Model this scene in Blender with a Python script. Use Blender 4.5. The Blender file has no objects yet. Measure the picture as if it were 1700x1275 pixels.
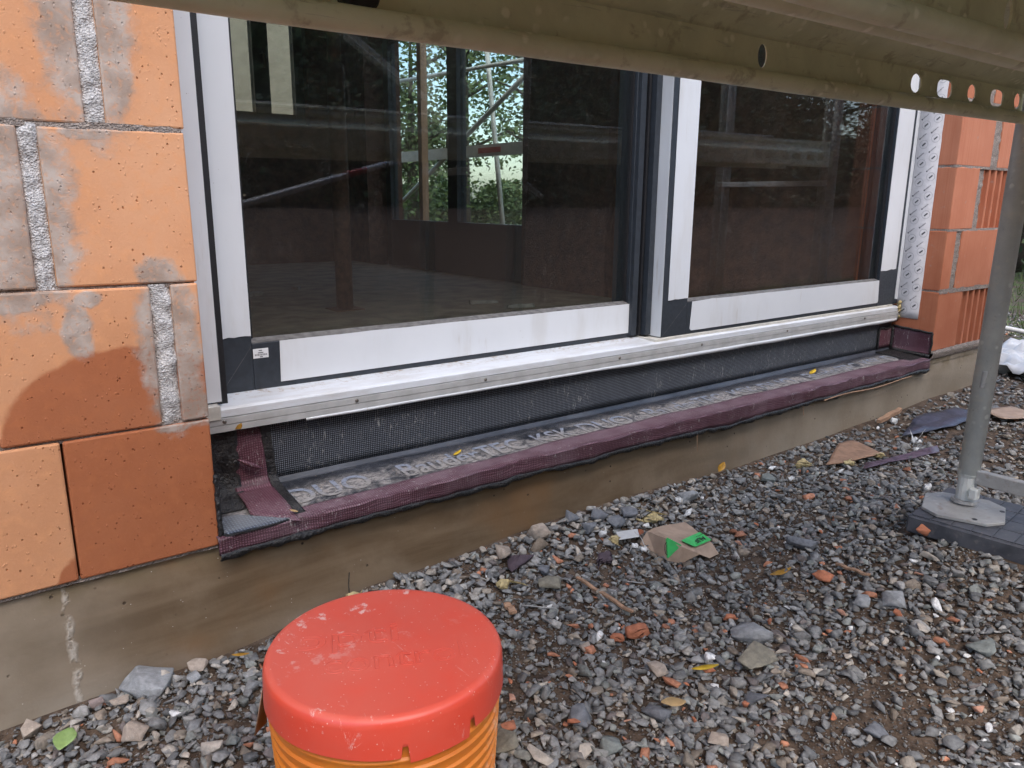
import bpy, bmesh, math, random
import numpy as np
from mathutils import Vector, Matrix, noise as mnoise

random.seed(7)
rng = np.random.default_rng(11)
sc = bpy.context.scene
COL = sc.collection
# height zero is the camera's eye height; the gravel lies about 0.87 m below it, the brick face is the plane y = 0

# ------------------------------------------------------------------ camera
cam_d = bpy.data.cameras.new('camera')
cam_d.sensor_width = 36.0
cam_d.lens = 36.0 * 1270.145 / 1700.0
cam_d.clip_start = 0.02
cam_d.clip_end = 600
cam = bpy.data.objects.new('camera', cam_d)
COL.objects.link(cam)
cam.matrix_world = Matrix((
    (0.7948992, 0.13527722, -0.59146879, 0.0),
    (-0.60669508, 0.18927414, -0.77207278, -1.4),
    (0.00750588, 0.97256124, 0.23252589, 0.0),
    (0, 0, 0, 1)))
sc.camera = cam

# ------------------------------------------------------------------ world, sun, exposure
SUN_EL, SUN_AZ = math.radians(55), math.radians(196)     # azimuth clockwise from +y, towards the sun
w = bpy.data.worlds.new('World')
sc.world = w
w.use_nodes = True
nt = w.node_tree
bg = nt.nodes['Background']
sky = nt.nodes.new('ShaderNodeTexSky')
sky.sky_type = 'NISHITA'
sky.sun_disc = False
sky.sun_elevation = SUN_EL
sky.sun_rotation = SUN_AZ
sky.dust_density = 2.2
sky.air_density = 1.0
sky.ozone_density = 1.0
nt.links.new(sky.outputs[0], bg.inputs[0])
bg.inputs[1].default_value = 0.15
sun_d = bpy.data.lights.new('sun', 'SUN')
sun_d.energy = 0.5
sun_d.angle = math.radians(60)
sun_d.color = (1.0, 0.97, 0.94)
sun = bpy.data.objects.new('sun', sun_d)
COL.objects.link(sun)
sdir = Vector((math.sin(SUN_AZ) * math.cos(SUN_EL), math.cos(SUN_AZ) * math.cos(SUN_EL), math.sin(SUN_EL)))
sun.rotation_euler = sdir.to_track_quat('Z', 'Y').to_euler()
sun.location = (0, -6, 8)
sc.view_settings.view_transform = 'Standard'
sc.view_settings.look = 'None'
sc.view_settings.exposure = 1.6
sc.view_settings.gamma = 1.0
sc.view_settings.use_curve_mapping = False
sc.cycles.max_bounces = 7
sc.cycles.use_adaptive_sampling = True
sc.cycles.adaptive_threshold = 0.025
sc.cycles.transparent_max_bounces = 12
sc.cycles.caustics_reflective = False
sc.cycles.caustics_refractive = False

# ------------------------------------------------------------------ node helper
class NT:
    def __init__(s, name, rough=0.6, metal=0.0, spec=0.5):
        s.m = bpy.data.materials.new(name)
        s.m.use_nodes = True
        s.nt = s.m.node_tree
        s.b = s.nt.nodes['Principled BSDF']
        s.o = s.nt.nodes['Material Output']
        s.b.inputs['Roughness'].default_value = rough
        s.b.inputs['Metallic'].default_value = metal
        s.b.inputs['Specular IOR Level'].default_value = spec
        s._p = None
    def n(s, t, **k):
        x = s.nt.nodes.new(t)
        for a, b in k.items(): setattr(x, a, b)
        return x
    def put(s, sock, v):
        if isinstance(v, bpy.types.NodeSocket): s.nt.links.new(v, sock)
        elif isinstance(v, (tuple, list)):
            sock.default_value = tuple(v) + ((1.0,) if len(v) == 3 and sock.type == 'RGBA' else ())
        else: sock.default_value = v
    def math(s, op, a, b=0.0, c=0.0, clamp=False):
        x = s.n('ShaderNodeMath', operation=op, use_clamp=clamp)
        s.put(x.inputs[0], a); s.put(x.inputs[1], b); s.put(x.inputs[2], c)
        return x.outputs[0]
    def pos(s):
        if s._p is None: s._p = s.n('ShaderNodeNewGeometry').outputs['Position']
        return s._p
    def xyz(s, v=None):
        x = s.n('ShaderNodeSeparateXYZ'); s.put(x.inputs[0], v or s.pos())
        return x.outputs
    def scale(s, k, v=None):
        x = s.n('ShaderNodeVectorMath', operation='MULTIPLY')
        s.put(x.inputs[0], v or s.pos()); s.put(x.inputs[1], k)
        return x.outputs[0]
    def noise(s, sc_, det=4, rough=0.55, v=None, dist=0.0):
        x = s.n('ShaderNodeTexNoise')
        s.put(x.inputs['Vector'], v or s.pos()); s.put(x.inputs['Scale'], sc_)
        s.put(x.inputs['Detail'], det); s.put(x.inputs['Roughness'], rough); s.put(x.inputs['Distortion'], dist)
        return x.outputs['Fac']
    def vor(s, sc_, v=None, feature='F1', out='Distance', rnd=1.0):
        x = s.n('ShaderNodeTexVoronoi', feature=feature)
        s.put(x.inputs['Vector'], v or s.pos()); s.put(x.inputs['Scale'], sc_); s.put(x.inputs['Randomness'], rnd)
        return x.outputs[out]
    def ss(s, v, lo, hi, a=0.0, b=1.0):
        x = s.n('ShaderNodeMapRange', interpolation_type='SMOOTHSTEP')
        s.put(x.inputs['Value'], v); s.put(x.inputs['From Min'], lo); s.put(x.inputs['From Max'], hi)
        s.put(x.inputs['To Min'], a); s.put(x.inputs['To Max'], b)
        return x.outputs[0]
    def mix(s, f, a, b, mode='MIX'):
        x = s.n('ShaderNodeMix', data_type='RGBA', blend_type=mode)
        s.put(x.inputs[0], f); s.put(x.inputs[6], a); s.put(x.inputs[7], b)
        return x.outputs[2]
    def attr(s, name, typ='GEOMETRY', out='Color'):
        x = s.n('ShaderNodeAttribute', attribute_name=name, attribute_type=typ)
        return x.outputs[out]
    def rand(s):
        return s.n('ShaderNodeObjectInfo').outputs['Random']
    def bump(s, h, strength=0.5, dist=0.002, nrm=None):
        x = s.n('ShaderNodeBump')
        s.put(x.inputs['Strength'], strength); s.put(x.inputs['Distance'], dist); s.put(x.inputs['Height'], h)
        if nrm: s.put(x.inputs['Normal'], nrm)
        return x.outputs[0]
    def done(s, col=None, rough=None, nrm=None, **k):
        if col is not None: s.put(s.b.inputs['Base Color'], col)
        if rough is not None: s.put(s.b.inputs['Roughness'], rough)
        if nrm is not None: s.put(s.b.inputs['Normal'], nrm)
        for a, b in k.items(): s.put(s.b.inputs[a.replace('_', ' ')], b)
        return s.m
    def ellipse(s, X, Z, cx, cz, rx, rz, nz, amp=0.35, soft=0.12):
        a = s.math('POWER', s.math('ABSOLUTE', s.math('DIVIDE', s.math('SUBTRACT', X, cx), rx)), 2.0)
        b = s.math('POWER', s.math('ABSOLUTE', s.math('DIVIDE', s.math('SUBTRACT', Z, cz), rz)), 2.0)
        r = s.math('SQRT', s.math('ADD', a, b))
        r = s.math('MULTIPLY_ADD', s.math('SUBTRACT', nz, 0.5), amp * 2, r)
        return s.ss(r, 1 + soft, 1 - soft)

M = {}
# ------------------------------------------------------------------ materials
def mat_block():
    t = NT('fired_clay', 0.85, spec=0.25)
    X, Y, Z = t.xyz()
    big = t.noise(5.0, 3); fine = t.noise(240, 4, 0.7); med = t.noise(38, 4, 0.6)
    ob = t.attr('tone', 'OBJECT', 'Fac')
    c = t.mix(t.ss(big, 0.3, 0.7), (0.565, 0.275, 0.14), (0.63, 0.335, 0.185))
    c = t.mix(t.math('MULTIPLY', ob, 0.5), c, (0.54, 0.22, 0.09))
    c = t.mix(t.ss(med, 0.45, 0.75), c, (0.64, 0.31, 0.15))
    c = t.mix(t.ss(fine, 0.5, 0.8, 0, 0.35), c, (0.70, 0.40, 0.23))
    # drill crumbs and pin holes
    pv = t.vor(105, t.scale((1.0, 1.0, 0.75)))
    sel = t.ss(t.noise(47, 2), 0.50, 0.59)
    pit = t.math('MULTIPLY', t.ss(pv, 0.20, 0.10), sel)
    pv2 = t.vor(120, t.scale((1.0, 1.0, 0.6)))
    crumb = t.math('MULTIPLY', t.ss(pv2, 0.22, 0.08), t.ss(t.noise(61, 2), 0.42, 0.52))
    c = t.mix(pit, c, (0.36, 0.13, 0.05))
    # wet patch
    wn = t.noise(22, 4)
    wet = t.ellipse(X, Z, 0.25, -0.39, 0.192, 0.147, wn, 0.06, 0.03)
    wet = t.math('MULTIPLY', wet, t.math('GREATER_THAN', Z, -0.3885))
    wet2 = t.math('MULTIPLY', t.ellipse(X, Z, 0.155, -0.66, 0.05, 0.07, wn, 0.2, 0.06), t.math('LESS_THAN', Z, -0.3885))
    wet = t.math('MAXIMUM', t.math('MAXIMUM', wet, wet2), t.attr('wet', 'OBJECT', 'Fac'))
    wc = t.mix(1.0, c, (0.66, 0.47, 0.40), 'MULTIPLY')
    c = t.mix(wet, c, wc)
    # mortar smears
    sn = t.noise(26, 6, 0.65); gn = t.noise(110, 4, 0.6)
    grey = 0.0
    for cx, cz, rx, rz in ((0.247, 0.26, 0.064, 0.17), (0.128, -0.01, 0.075, 0.17), (0.325, -0.255, 0.05, 0.135), (0.31, -0.20, 0.04, 0.06),
                           (0.315, -0.125, 0.032, 0.03), (0.10, -0.155, 0.06, 0.022), (0.185, -0.21, 0.022, 0.045), (0.205, -0.16, 0.02, 0.014),
                           (0.365, -0.37, 0.035, 0.03), (0.32, -0.392, 0.03, 0.014), (0.23, 0.10, 0.04, 0.012), (0.055, -0.10, 0.06, 0.07)):
        e = t.ellipse(X, Z, cx, cz, rx, rz, sn, 0.6, 0.22)
        grey = e if grey == 0.0 else t.math('MAXIMUM', grey, e)
    front = t.math('LESS_THAN', Y, 0.004)
    grey = t.math('MULTIPLY', t.math('MULTIPLY', grey, front), t.ss(gn, 0.28, 0.52, 0.45, 0.95))
    gcol = t.mix(t.ss(t.noise(18, 5), 0.35, 0.7), (0.30, 0.235, 0.19), (0.47, 0.41, 0.36))
    c = t.mix(grey, c, gcol)
    h = t.math('MULTIPLY_ADD', fine, 0.35, t.math('MULTIPLY', med, 0.25))
    h = t.math('SUBTRACT', h, t.math('MULTIPLY', pit, 1.2))
    h = t.math('ADD', h, t.math('MULTIPLY', crumb, 0.55))
    h = t.math('ADD', h, t.math('MULTIPLY', grey, 0.4))
    return t.done(c, t.math('SUBTRACT', 0.9, t.math('MULTIPLY', wet, 0.2)), t.bump(h, 0.75, 0.0018))
M['block'] = mat_block()

def mat_pier():
    t = NT('red_fired_clay', 0.85, spec=0.25)
    X, Y, Z = t.xyz()
    streak = t.noise(1.0, 4, 0.6, t.scale((150, 150, 2.0)))
    big = t.noise(7, 4); fine = t.noise(220, 3)
    ob = t.attr('tone', 'OBJECT', 'Fac')
    c = t.mix(t.ss(big, 0.3, 0.7), (0.38, 0.125, 0.062), (0.45, 0.17, 0.092))
    c = t.mix(t.math('MULTIPLY', ob, 0.55), c, (0.52, 0.225, 0.14))
    c = t.mix(t.ss(streak, 0.45, 0.75, 0, 0.45), c, (0.36, 0.105, 0.05))
    c = t.mix(t.ss(t.noise(30, 5), 0.62, 0.75, 0, 0.6), c, (0.36, 0.25, 0.2))
    h = t.math('MULTIPLY_ADD', streak, 0.8, t.math('MULTIPLY', fine, 0.3))
    return t.done(c, 0.88, t.bump(h, 0.6, 0.0015))
M['pier'] = mat_pier()

def mat_mortar(name, a, b):
    t = NT(name, 0.95, spec=0.15)
    n1 = t.noise(150, 5, 0.65); n2 = t.vor(330)
    c = t.mix(t.ss(n1, 0.3, 0.7), a, b)
    c = t.mix(t.ss(t.noise(160, 3), 0.35, 0.5, 0.5, 0), c, (0.16, 0.15, 0.145))
    h = t.math('MULTIPLY_ADD', n2, 0.8, n1)
    return t.done(c, 0.95, t.bump(h, 0.9, 0.003))
M['mortar'] = mat_mortar('mortar', (0.42, 0.405, 0.39), (0.62, 0.61, 0.60))
M['mortar_dark'] = mat_mortar('bed_mortar', (0.20, 0.165, 0.14), (0.36, 0.31, 0.275))

def mat_concrete():
    t = NT('damp_concrete', 0.8, spec=0.3)
    X, Y, Z = t.xyz()
    lay = t.noise(1.0, 5, 0.6, t.scale((2.2, 2.2, 14)), 0.6)
    blot = t.noise(5.5, 5, 0.6); fine = t.noise(90, 4)
    c = t.mix(t.ss(lay, 0.3, 0.7), (0.135, 0.088, 0.047), (0.225, 0.158, 0.095))
    c = t.mix(t.ss(blot, 0.45, 0.72, 0, 0.8), c, (0.245, 0.18, 0.115))
    c = t.mix(t.ss(t.noise(3.1, 3), 0.5, 0.65, 0, 0.7), c, (0.21, 0.115, 0.05))
    dry = t.math('MAXIMUM', t.ss(X, 1.3, 2.4, 0, 0.85), t.ss(X, 0.32, -0.02, 0, 0.75))
    c = t.mix(dry, c, t.mix(t.ss(blot, 0.3, 0.7), (0.25, 0.205, 0.15), (0.335, 0.285, 0.22)))
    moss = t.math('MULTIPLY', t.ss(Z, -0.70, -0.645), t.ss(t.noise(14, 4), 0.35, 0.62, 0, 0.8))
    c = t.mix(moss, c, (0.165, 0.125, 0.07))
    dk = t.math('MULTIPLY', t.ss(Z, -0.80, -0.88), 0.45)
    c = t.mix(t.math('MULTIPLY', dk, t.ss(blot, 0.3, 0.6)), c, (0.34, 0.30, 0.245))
    spot = t.math('MULTIPLY', t.ss(t.vor(34), 0.13, 0.06), t.ss(t.noise(11, 2), 0.52, 0.6))
    c = t.mix(spot, c, (0.045, 0.03, 0.02))
    lite = t.math('MULTIPLY', t.ss(t.vor(70, t.scale((1, 1, 1.3))), 0.09, 0.04), t.ss(t.noise(17, 2), 0.56, 0.6))
    c = t.mix(lite, c, (0.6, 0.56, 0.5))
    seam = t.math('MULTIPLY', t.ss(t.math('ABSOLUTE', t.math('ADD', X, t.math('MULTIPLY_ADD', t.noise(30, 3), 0.02, -0.128))), 0.009, 0.002), t.ss(t.noise(55, 4), 0.40, 0.6, 0, 0.8))
    c = t.mix(seam, c, (0.52, 0.47, 0.40))
    h = t.math('MULTIPLY_ADD', fine, 0.25, t.math('MULTIPLY', lay, 0.6))
    h = t.math('ADD', t.math('SUBTRACT', h, spot), seam)
    return t.done(c, t.ss(blot, 0.3, 0.7, 0.62, 0.9), t.bump(h, 0.6, 0.004))
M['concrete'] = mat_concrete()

def mat_film():
    t = NT('white_protective_film', 0.32, spec=0.45)
    sp = t.math('MULTIPLY', t.ss(t.vor(60), 0.07, 0.03), t.ss(t.noise(13, 2), 0.55, 0.62, 0, 0.8))
    c = t.mix(t.ss(t.noise(3, 4), 0.35, 0.75), (0.62, 0.645, 0.67), (0.565, 0.59, 0.62))
    c = t.mix(t.ss(t.noise(1.0, 5, 0.65, t.scale((9, 9, 2.0))), 0.50, 0.72, 0, 0.38), c, (0.47, 0.46, 0.435))
    c = t.mix(t.math('MULTIPLY', t.ss(t.noise(1.0, 4, 0.7, t.scale((60, 60, 5))), 0.60, 0.68), t.ss(t.noise(6, 2), 0.48, 0.6, 0, 0.5)), c, (0.42, 0.39, 0.35))
    c = t.mix(sp, c, (0.25, 0.22, 0.19))
    return t.done(c, t.ss(t.noise(20, 3), 0.3, 0.7, 0.28, 0.45), t.bump(t.noise(14, 3), 0.25, 0.002))
M['film'] = mat_film()

def mat_sill():
    t = NT('dusty_white_aluminium', 0.4, 0.0, 0.5)
    n = t.noise(1.0, 5, 0.65, t.scale((6, 30, 30)))
    c = t.mix(t.ss(n, 0.4, 0.7), (0.60, 0.63, 0.67), (0.50, 0.505, 0.51))
    X, Y, Z = t.xyz()
    d = t.math('MULTIPLY', t.ss(t.noise(75, 5, 0.7), 0.52, 0.66), t.ss(Y, 0.175, 0.235, 0.06, 0.9))
    c = t.mix(d, c, (0.33, 0.25, 0.18))
    return t.done(c, 0.38, t.bump(t.noise(1.0, 2, 0.5, t.scale((3, 400, 400))), 0.15, 0.001))
M['sill'] = mat_sill()

def simple(name, col, rough=0.6, metal=0.0, var=0.12, nscale=30, bump=0.2, dist=0.002, spec=0.5, col2=None):
    t = NT(name, rough, metal, spec)
    n = t.noise(nscale, 5, 0.6)
    c2 = col2 or tuple(max(0, v * (1 - var * 2.2)) for v in col)
    c = t.mix(t.ss(n, 0.3, 0.7), col, c2)
    return t.done(c, t.ss(t.noise(nscale * 2.3, 3), 0.3, 0.7, max(0.05, rough - 0.08), min(1, rough + 0.08)), t.bump(t.noise(nscale * 4, 4), bump, dist))
M['strip'] = simple('grey_aluminium_strip', (0.50, 0.505, 0.50), 0.45, 0.15, 0.10, 22, 0.1)
M['cream'] = simple('cream_plastic', (0.60, 0.58, 0.52), 0.5, 0, 0.1, 40, 0.1)
M['anthracite'] = simple('anthracite_frame', (0.031, 0.038, 0.048), 0.42, 0, 0.12, 60, 0.12, 0.0008)
M['gasket'] = simple('black_gasket', (0.012, 0.012, 0.014), 0.55, 0, 0.1, 60, 0.1, 0.0008)
M['screw'] = simple('screw_steel', (0.28, 0.26, 0.23), 0.4, 0.8, 0.2, 200)
M['ink'] = simple('grey_print', (0.10, 0.105, 0.115), 0.6, 0, 0.1, 60, 0.0)
M['ink_light'] = simple('pale_grey_print', (0.34, 0.345, 0.36), 0.6, 0, 0.1, 60, 0.0)
M['sticker'] = simple('sticker_paper', (0.70, 0.71, 0.72), 0.45, 0, 0.04, 60, 0.0)
M['tape'] = simple('printed_fleece_tape', (0.66, 0.645, 0.66), 0.7, 0, 0.05, 60, 0.35, 0.001)
M['foam'] = simple('yellow_mounting_foam', (0.62, 0.49, 0.24), 0.8, 0, 0.2, 70, 0.6, 0.004)
M['white_foam'] = simple('white_polystyrene', (0.76, 0.75, 0.72), 0.8, 0, 0.12, 90, 0.4, 0.002)
M['paper'] = simple('brown_kraft_paper', (0.42, 0.30, 0.215), 0.85, 0, 0.12, 28, 0.35, 0.003)
M['green_print'] = simple('green_label_print', (0.055, 0.50, 0.12), 0.6, 0, 0.1, 40, 0.15)
M['black_print'] = simple('black_print', (0.012, 0.016, 0.014), 0.6, 0, 0.1, 40, 0.0)
M['wood'] = simple('raw_wood', (0.42, 0.25, 0.15), 0.75, 0, 0.2, 60, 0.5)
M['cardboard'] = simple('brown_cardboard', (0.34, 0.20, 0.125), 0.85, 0, 0.15, 30, 0.3)
M['leaf_yellow'] = simple('yellow_leaf', (0.66, 0.43, 0.03), 0.55, 0, 0.12, 40)
M['leaf_tan'] = simple('tan_leaf', (0.52, 0.35, 0.16), 0.6, 0, 0.15, 40)
M['leaf_green'] = simple('fresh_green_leaf', (0.25, 0.37, 0.12), 0.5, 0, 0.15, 40)
M['leaf_rust'] = simple('rust_leaf', (0.24, 0.075, 0.03), 0.65, 0, 0.2, 40)
M['amber_leaf'] = simple('amber_leaf', (0.48, 0.25, 0.03), 0.5, 0, 0.2, 60)
M['white_plastic'] = simple('white_plastic', (0.56, 0.555, 0.54), 0.4, 0, 0.06, 12, 0.3, 0.006)
M['blue_foil'] = simple('dark_blue_foil', (0.075, 0.08, 0.115), 0.4, 0, 0.25, 14, 0.4, 0.005)
M['purple_foil'] = simple('purple_membrane_scrap', (0.13, 0.085, 0.115), 0.5, 0, 0.2, 30)
M['soil_clod'] = simple('dark_soil_clod', (0.06, 0.03, 0.02), 0.95, 0, 0.3, 80, 0.9, 0.006)
M['rubber'] = simple('plug_rubber', (0.012, 0.012, 0.013), 0.6, 0, 0.2, 60, 0.3)

def mat_galv(name, a, b, dirt, rough=0.48, metal=0.55, blot=9.0):
    t = NT(name, rough, metal)
    n = t.noise(blot, 6, 0.6); v = t.vor(55, out='Color')
    f = t.noise(130, 3)
    c = t.mix(t.ss(n, 0.3, 0.7), a, b)
    c = t.mix(t.ss(t.noise(26, 5, 0.65), 0.56, 0.70, 0, 0.75), c, dirt)
    sp = t.math('MULTIPLY', t.ss(t.math('MULTIPLY_ADD', t.noise(70, 3), 0.3, t.vor(45)), 0.48, 0.30), t.ss(t.noise(9, 3), 0.48, 0.58, 0, 0.75))
    c = t.mix(sp, c, tuple(min(0.9, x * 1.35) for x in a))
    scr = t.math('MULTIPLY', t.ss(t.noise(1.0, 6, 0.75, t.scale((9, 120, 120)), 1.0), 0.60, 0.66), 0.5)
    c = t.mix(scr, c, tuple(x * 0.45 for x in a))
    h = t.math('MULTIPLY_ADD', f, 0.4, n)
    return t.done(c, t.ss(n, 0.3, 0.7, rough - 0.08, rough + 0.14), t.bump(h, 0.35, 0.003))
M['deck'] = mat_galv('weathered_zinc_deck', (0.74, 0.76, 0.55), (0.60, 0.62, 0.44), (0.40, 0.38, 0.25), 0.45, 0.0)
M['tube'] = mat_galv('zinc_tube', (0.64, 0.645, 0.60), (0.50, 0.515, 0.495), (0.66, 0.63, 0.55), 0.40, 0.0, 14)
M['plate'] = mat_galv('zinc_plate', (0.40, 0.39, 0.37), (0.31, 0.305, 0.29), (0.24, 0.20, 0.16), 0.6, 0.15, 14)
M['tube_red'] = simple('red_tape', (0.45, 0.03, 0.03), 0.5)
M['tube_blue'] = mat_galv('pale_zinc_tube', (0.52, 0.54, 0.60), (0.42, 0.44, 0.50), (0.3, 0.3, 0.3), 0.4, 0.4, 14)

def mat_pad():
    t = NT('recycled_black_pad', 0.55)
    c = t.mix(t.ss(t.noise(18, 5), 0.35, 0.7), (0.085, 0.088, 0.10), (0.04, 0.042, 0.05))
    c = t.mix(t.ss(t.noise(60, 4), 0.55, 0.75, 0, 0.5), c, (0.19, 0.17, 0.16))
    return t.done(c, 0.6, t.bump(t.noise(90, 3), 0.3, 0.002))
M['pad'] = mat_pad()

def mat_weave(name, base, thread, pitch, dust, vertical=True):
    t = NT(name, 0.55, spec=0.4)
    X, Y, Z = t.xyz()
    V = t.math('SUBTRACT', Y, Z)
    k = 2 * math.pi / pitch
    a = t.math('SINE', t.math('MULTIPLY', X, k)); b = t.math('SINE', t.math('MULTIPLY', V, k))
    g = t.math('MULTIPLY_ADD', a, 0.25, t.math('MULTIPLY_ADD', b, 0.25, 0.5))
    c = t.mix(t.ss(g, 0.45, 0.95), base, thread)
    sm = t.noise(1.0, 5, 0.62, t.scale((7, 7, 3.2)))
    c = t.mix(t.ss(sm, 0.46, 0.72, 0, 0.5), c, dust)
    if not vertical:
        top = t.math('MULTIPLY', t.ss(Y, -0.006, 0.004), t.ss(t.noise(16, 5, 0.6), 0.35, 0.62, 0.12, 0.6))
        c = t.mix(top, c, dust)
    sc1 = t.math('MULTIPLY', t.ss(t.noise(1.0, 6, 0.7, t.scale((150, 150, 42)), 1.5), 0.575, 0.66), t.ss(t.noise(9, 2), 0.38, 0.56, 0, 0.85))
    c = t.mix(sc1, c, (0.40, 0.39, 0.37))
    h = t.math('MULTIPLY', g, 1.0)
    return t.done(c, 0.5, t.bump(h, 0.5, 0.0012))
M['weave'] = mat_weave('black_mesh_fabric', (0.010, 0.012, 0.017), (0.225, 0.25, 0.29), 0.0047, (0.085, 0.095, 0.115))
M['purple'] = mat_weave('purple_mesh_tape', (0.075, 0.030, 0.040), (0.185, 0.10, 0.125), 0.0052, (0.20, 0.135, 0.155), False)
M['purple_v'] = mat_weave('purple_mesh_tape_upright', (0.080, 0.028, 0.040), (0.18, 0.085, 0.11), 0.0052, (0.18, 0.11, 0.13))

def mat_ledge():
    t = NT('dusty_black_sheet', 0.45)
    X, Y, Z = t.xyz()
    n = t.noise(11, 6, 0.65); f = t.noise(1.0, 6, 0.75, t.scale((75, 130, 100)))
    c = t.mix(t.ss(n, 0.3, 0.7), (0.010, 0.012, 0.017), (0.028, 0.032, 0.042))
    c = t.mix(t.ss(f, 0.48, 0.66, 0, 0.45), c, (0.14, 0.14, 0.15))
    band = t.math('MULTIPLY', t.ss(Y, 0.0, 0.03), t.ss(Y, 0.15, 0.09))
    d = t.math('MULTIPLY', t.math('MULTIPLY', band, t.ss(t.noise(13, 5, 0.65), 0.36, 0.54)), t.ss(f, 0.33, 0.6, 0.22, 1.0))
    c = t.mix(d, c, (0.36, 0.335, 0.315))
    cr = t.math('MULTIPLY', t.ss(t.vor(120, out='Distance'), 0.25, 0.1), t.math('MULTIPLY', t.ss(Y, 0.06, 0.10), t.ss(t.noise(20, 3), 0.5, 0.6)))
    c = t.mix(cr, c, (0.36, 0.27, 0.2))
    return t.done(c, t.math('MULTIPLY_ADD', d, 0.4, 0.42), t.bump(t.math('ADD', f, d), 0.7, 0.003))
M['ledge'] = mat_ledge()

def mat_print():
    t = NT('worn_white_print', 0.6)
    X, Y, Z = t.xyz()
    f = t.noise(1.0, 6, 0.75, t.scale((75, 130, 100)))
    wear = t.math('MULTIPLY', t.ss(t.math('MULTIPLY_ADD', t.noise(17, 5, 0.6), 0.09, Y), 0.165, 0.10), t.ss(f, 0.25, 0.5, 0.6, 1.0))
    c = t.mix(wear, (0.225, 0.255, 0.315), (0.29, 0.27, 0.25))
    c = t.mix(t.ss(f, 0.50, 0.66, 0, 0.85), c, (0.05, 0.05, 0.058))
    return t.done(c, 0.6)
M['print'] = mat_print()
M['black_sheet'] = simple('plain_black_membrane', (0.024, 0.028, 0.037), 0.4, 0, 0.2, 9, 0.35, 0.004, col2=(0.06, 0.066, 0.08))
M['bitumen'] = simple('black_butyl', (0.009, 0.009, 0.010), 0.42, 0, 0.2, 40, 0.9, 0.006, col2=(0.022, 0.020, 0.019))
M['blue_rib'] = mat_weave('ribbed_blue_grey_patch', (0.05, 0.06, 0.078), (0.20, 0.235, 0.285), 0.0062, (0.2, 0.21, 0.22), False)

def mat_gravel():
    t = NT('stone', 0.7, spec=0.35)
    a = t.attr('col')
    n = t.noise(130, 4, 0.6); m = t.noise(45, 4)
    c = t.mix(t.ss(n, 0.25, 0.75), t.mix(1.0, a, (0.72, 0.72, 0.72), 'MULTIPLY'), t.mix(1.0, a, (1.3, 1.3, 1.3), 'MULTIPLY'))
    c = t.mix(t.ss(m, 0.55, 0.75, 0, 0.55), c, (0.10, 0.08, 0.065))
    return t.done(c, t.ss(m, 0.3, 0.7, 0.5, 0.8), t.bump(t.noise(220, 4, 0.65), 0.6, 0.002))
M['gravel'] = mat_gravel()

def mat_stone(name, col, rough=0.8):
    t = NT(name, rough, spec=0.3)
    n = t.noise(70, 5, 0.65); m = t.noise(24, 4)
    c = t.mix(t.ss(n, 0.25, 0.75), tuple(v * 0.75 for v in col), tuple(min(1, v * 1.28) for v in col))
    c = t.mix(t.ss(m, 0.55, 0.75, 0, 0.5), c, tuple(v * 0.6 for v in col))
    sp = t.ss(t.vor(190), 0.2, 0.1, 0, 0.5)
    c = t.mix(t.math('MULTIPLY', sp, t.ss(m, 0.4, 0.6)), c, tuple(min(1, v * 1.8) for v in col))
    return t.done(c, rough, t.bump(t.math('ADD', n, t.math('MULTIPLY', t.noise(220, 3), 0.5)), 0.7, 0.003))
SCOL = dict(grey=(0.15, 0.155, 0.165), pale=(0.27, 0.275, 0.275), olive=(0.21, 0.19, 0.145), mortar=(0.34, 0.28, 0.225), brown=(0.17, 0.135, 0.10),
            purple=(0.085, 0.062, 0.072), sage=(0.185, 0.20, 0.185), cream=(0.42, 0.37, 0.31), pink=(0.26, 0.205, 0.185), brick=(0.40, 0.15, 0.08), brickp=(0.47, 0.25, 0.17))
for k, v in SCOL.items(): M['s_' + k] = mat_stone(k + '_stone', v)

def mat_ground():
    t = NT('soil', 0.95, spec=0.2)
    X, Y, Z = t.xyz()
    n = t.noise(30, 6, 0.65); b = t.noise(4, 4)
    c = t.mix(t.ss(n, 0.3, 0.7), (0.048, 0.033, 0.023), (0.135, 0.095, 0.066))
    c = t.mix(t.ss(t.vor(120), 0.3, 0.12, 0, 0.5), c, (0.15, 0.14, 0.13))
    far = t.math('MAXIMUM', t.ss(X, 4.2, 5.0), t.ss(Y, -9.4, -10.6))
    gr = t.mix(t.ss(n, 0.3, 0.7), (0.045, 0.075, 0.020), (0.085, 0.115, 0.036))
    gr = t.mix(t.math('MULTIPLY', t.ss(b, 0.42, 0.56), t.ss(Y, 7.5, 6.0, 0.1, 1.0)), gr, (0.075, 0.055, 0.042))
    c = t.mix(far, c, gr)
    bank = t.math('MULTIPLY', t.ss(Y, -2.4, -3.0), t.ss(Y, -10.6, -9.4))
    c = t.mix(bank, c, t.mix(t.ss(n, 0.35, 0.65), (0.075, 0.045, 0.03), (0.15, 0.095, 0.065)))
    return t.done(c, 0.95, t.bump(t.noise(90, 5), 0.8, 0.008))
M['ground'] = mat_ground()

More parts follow.
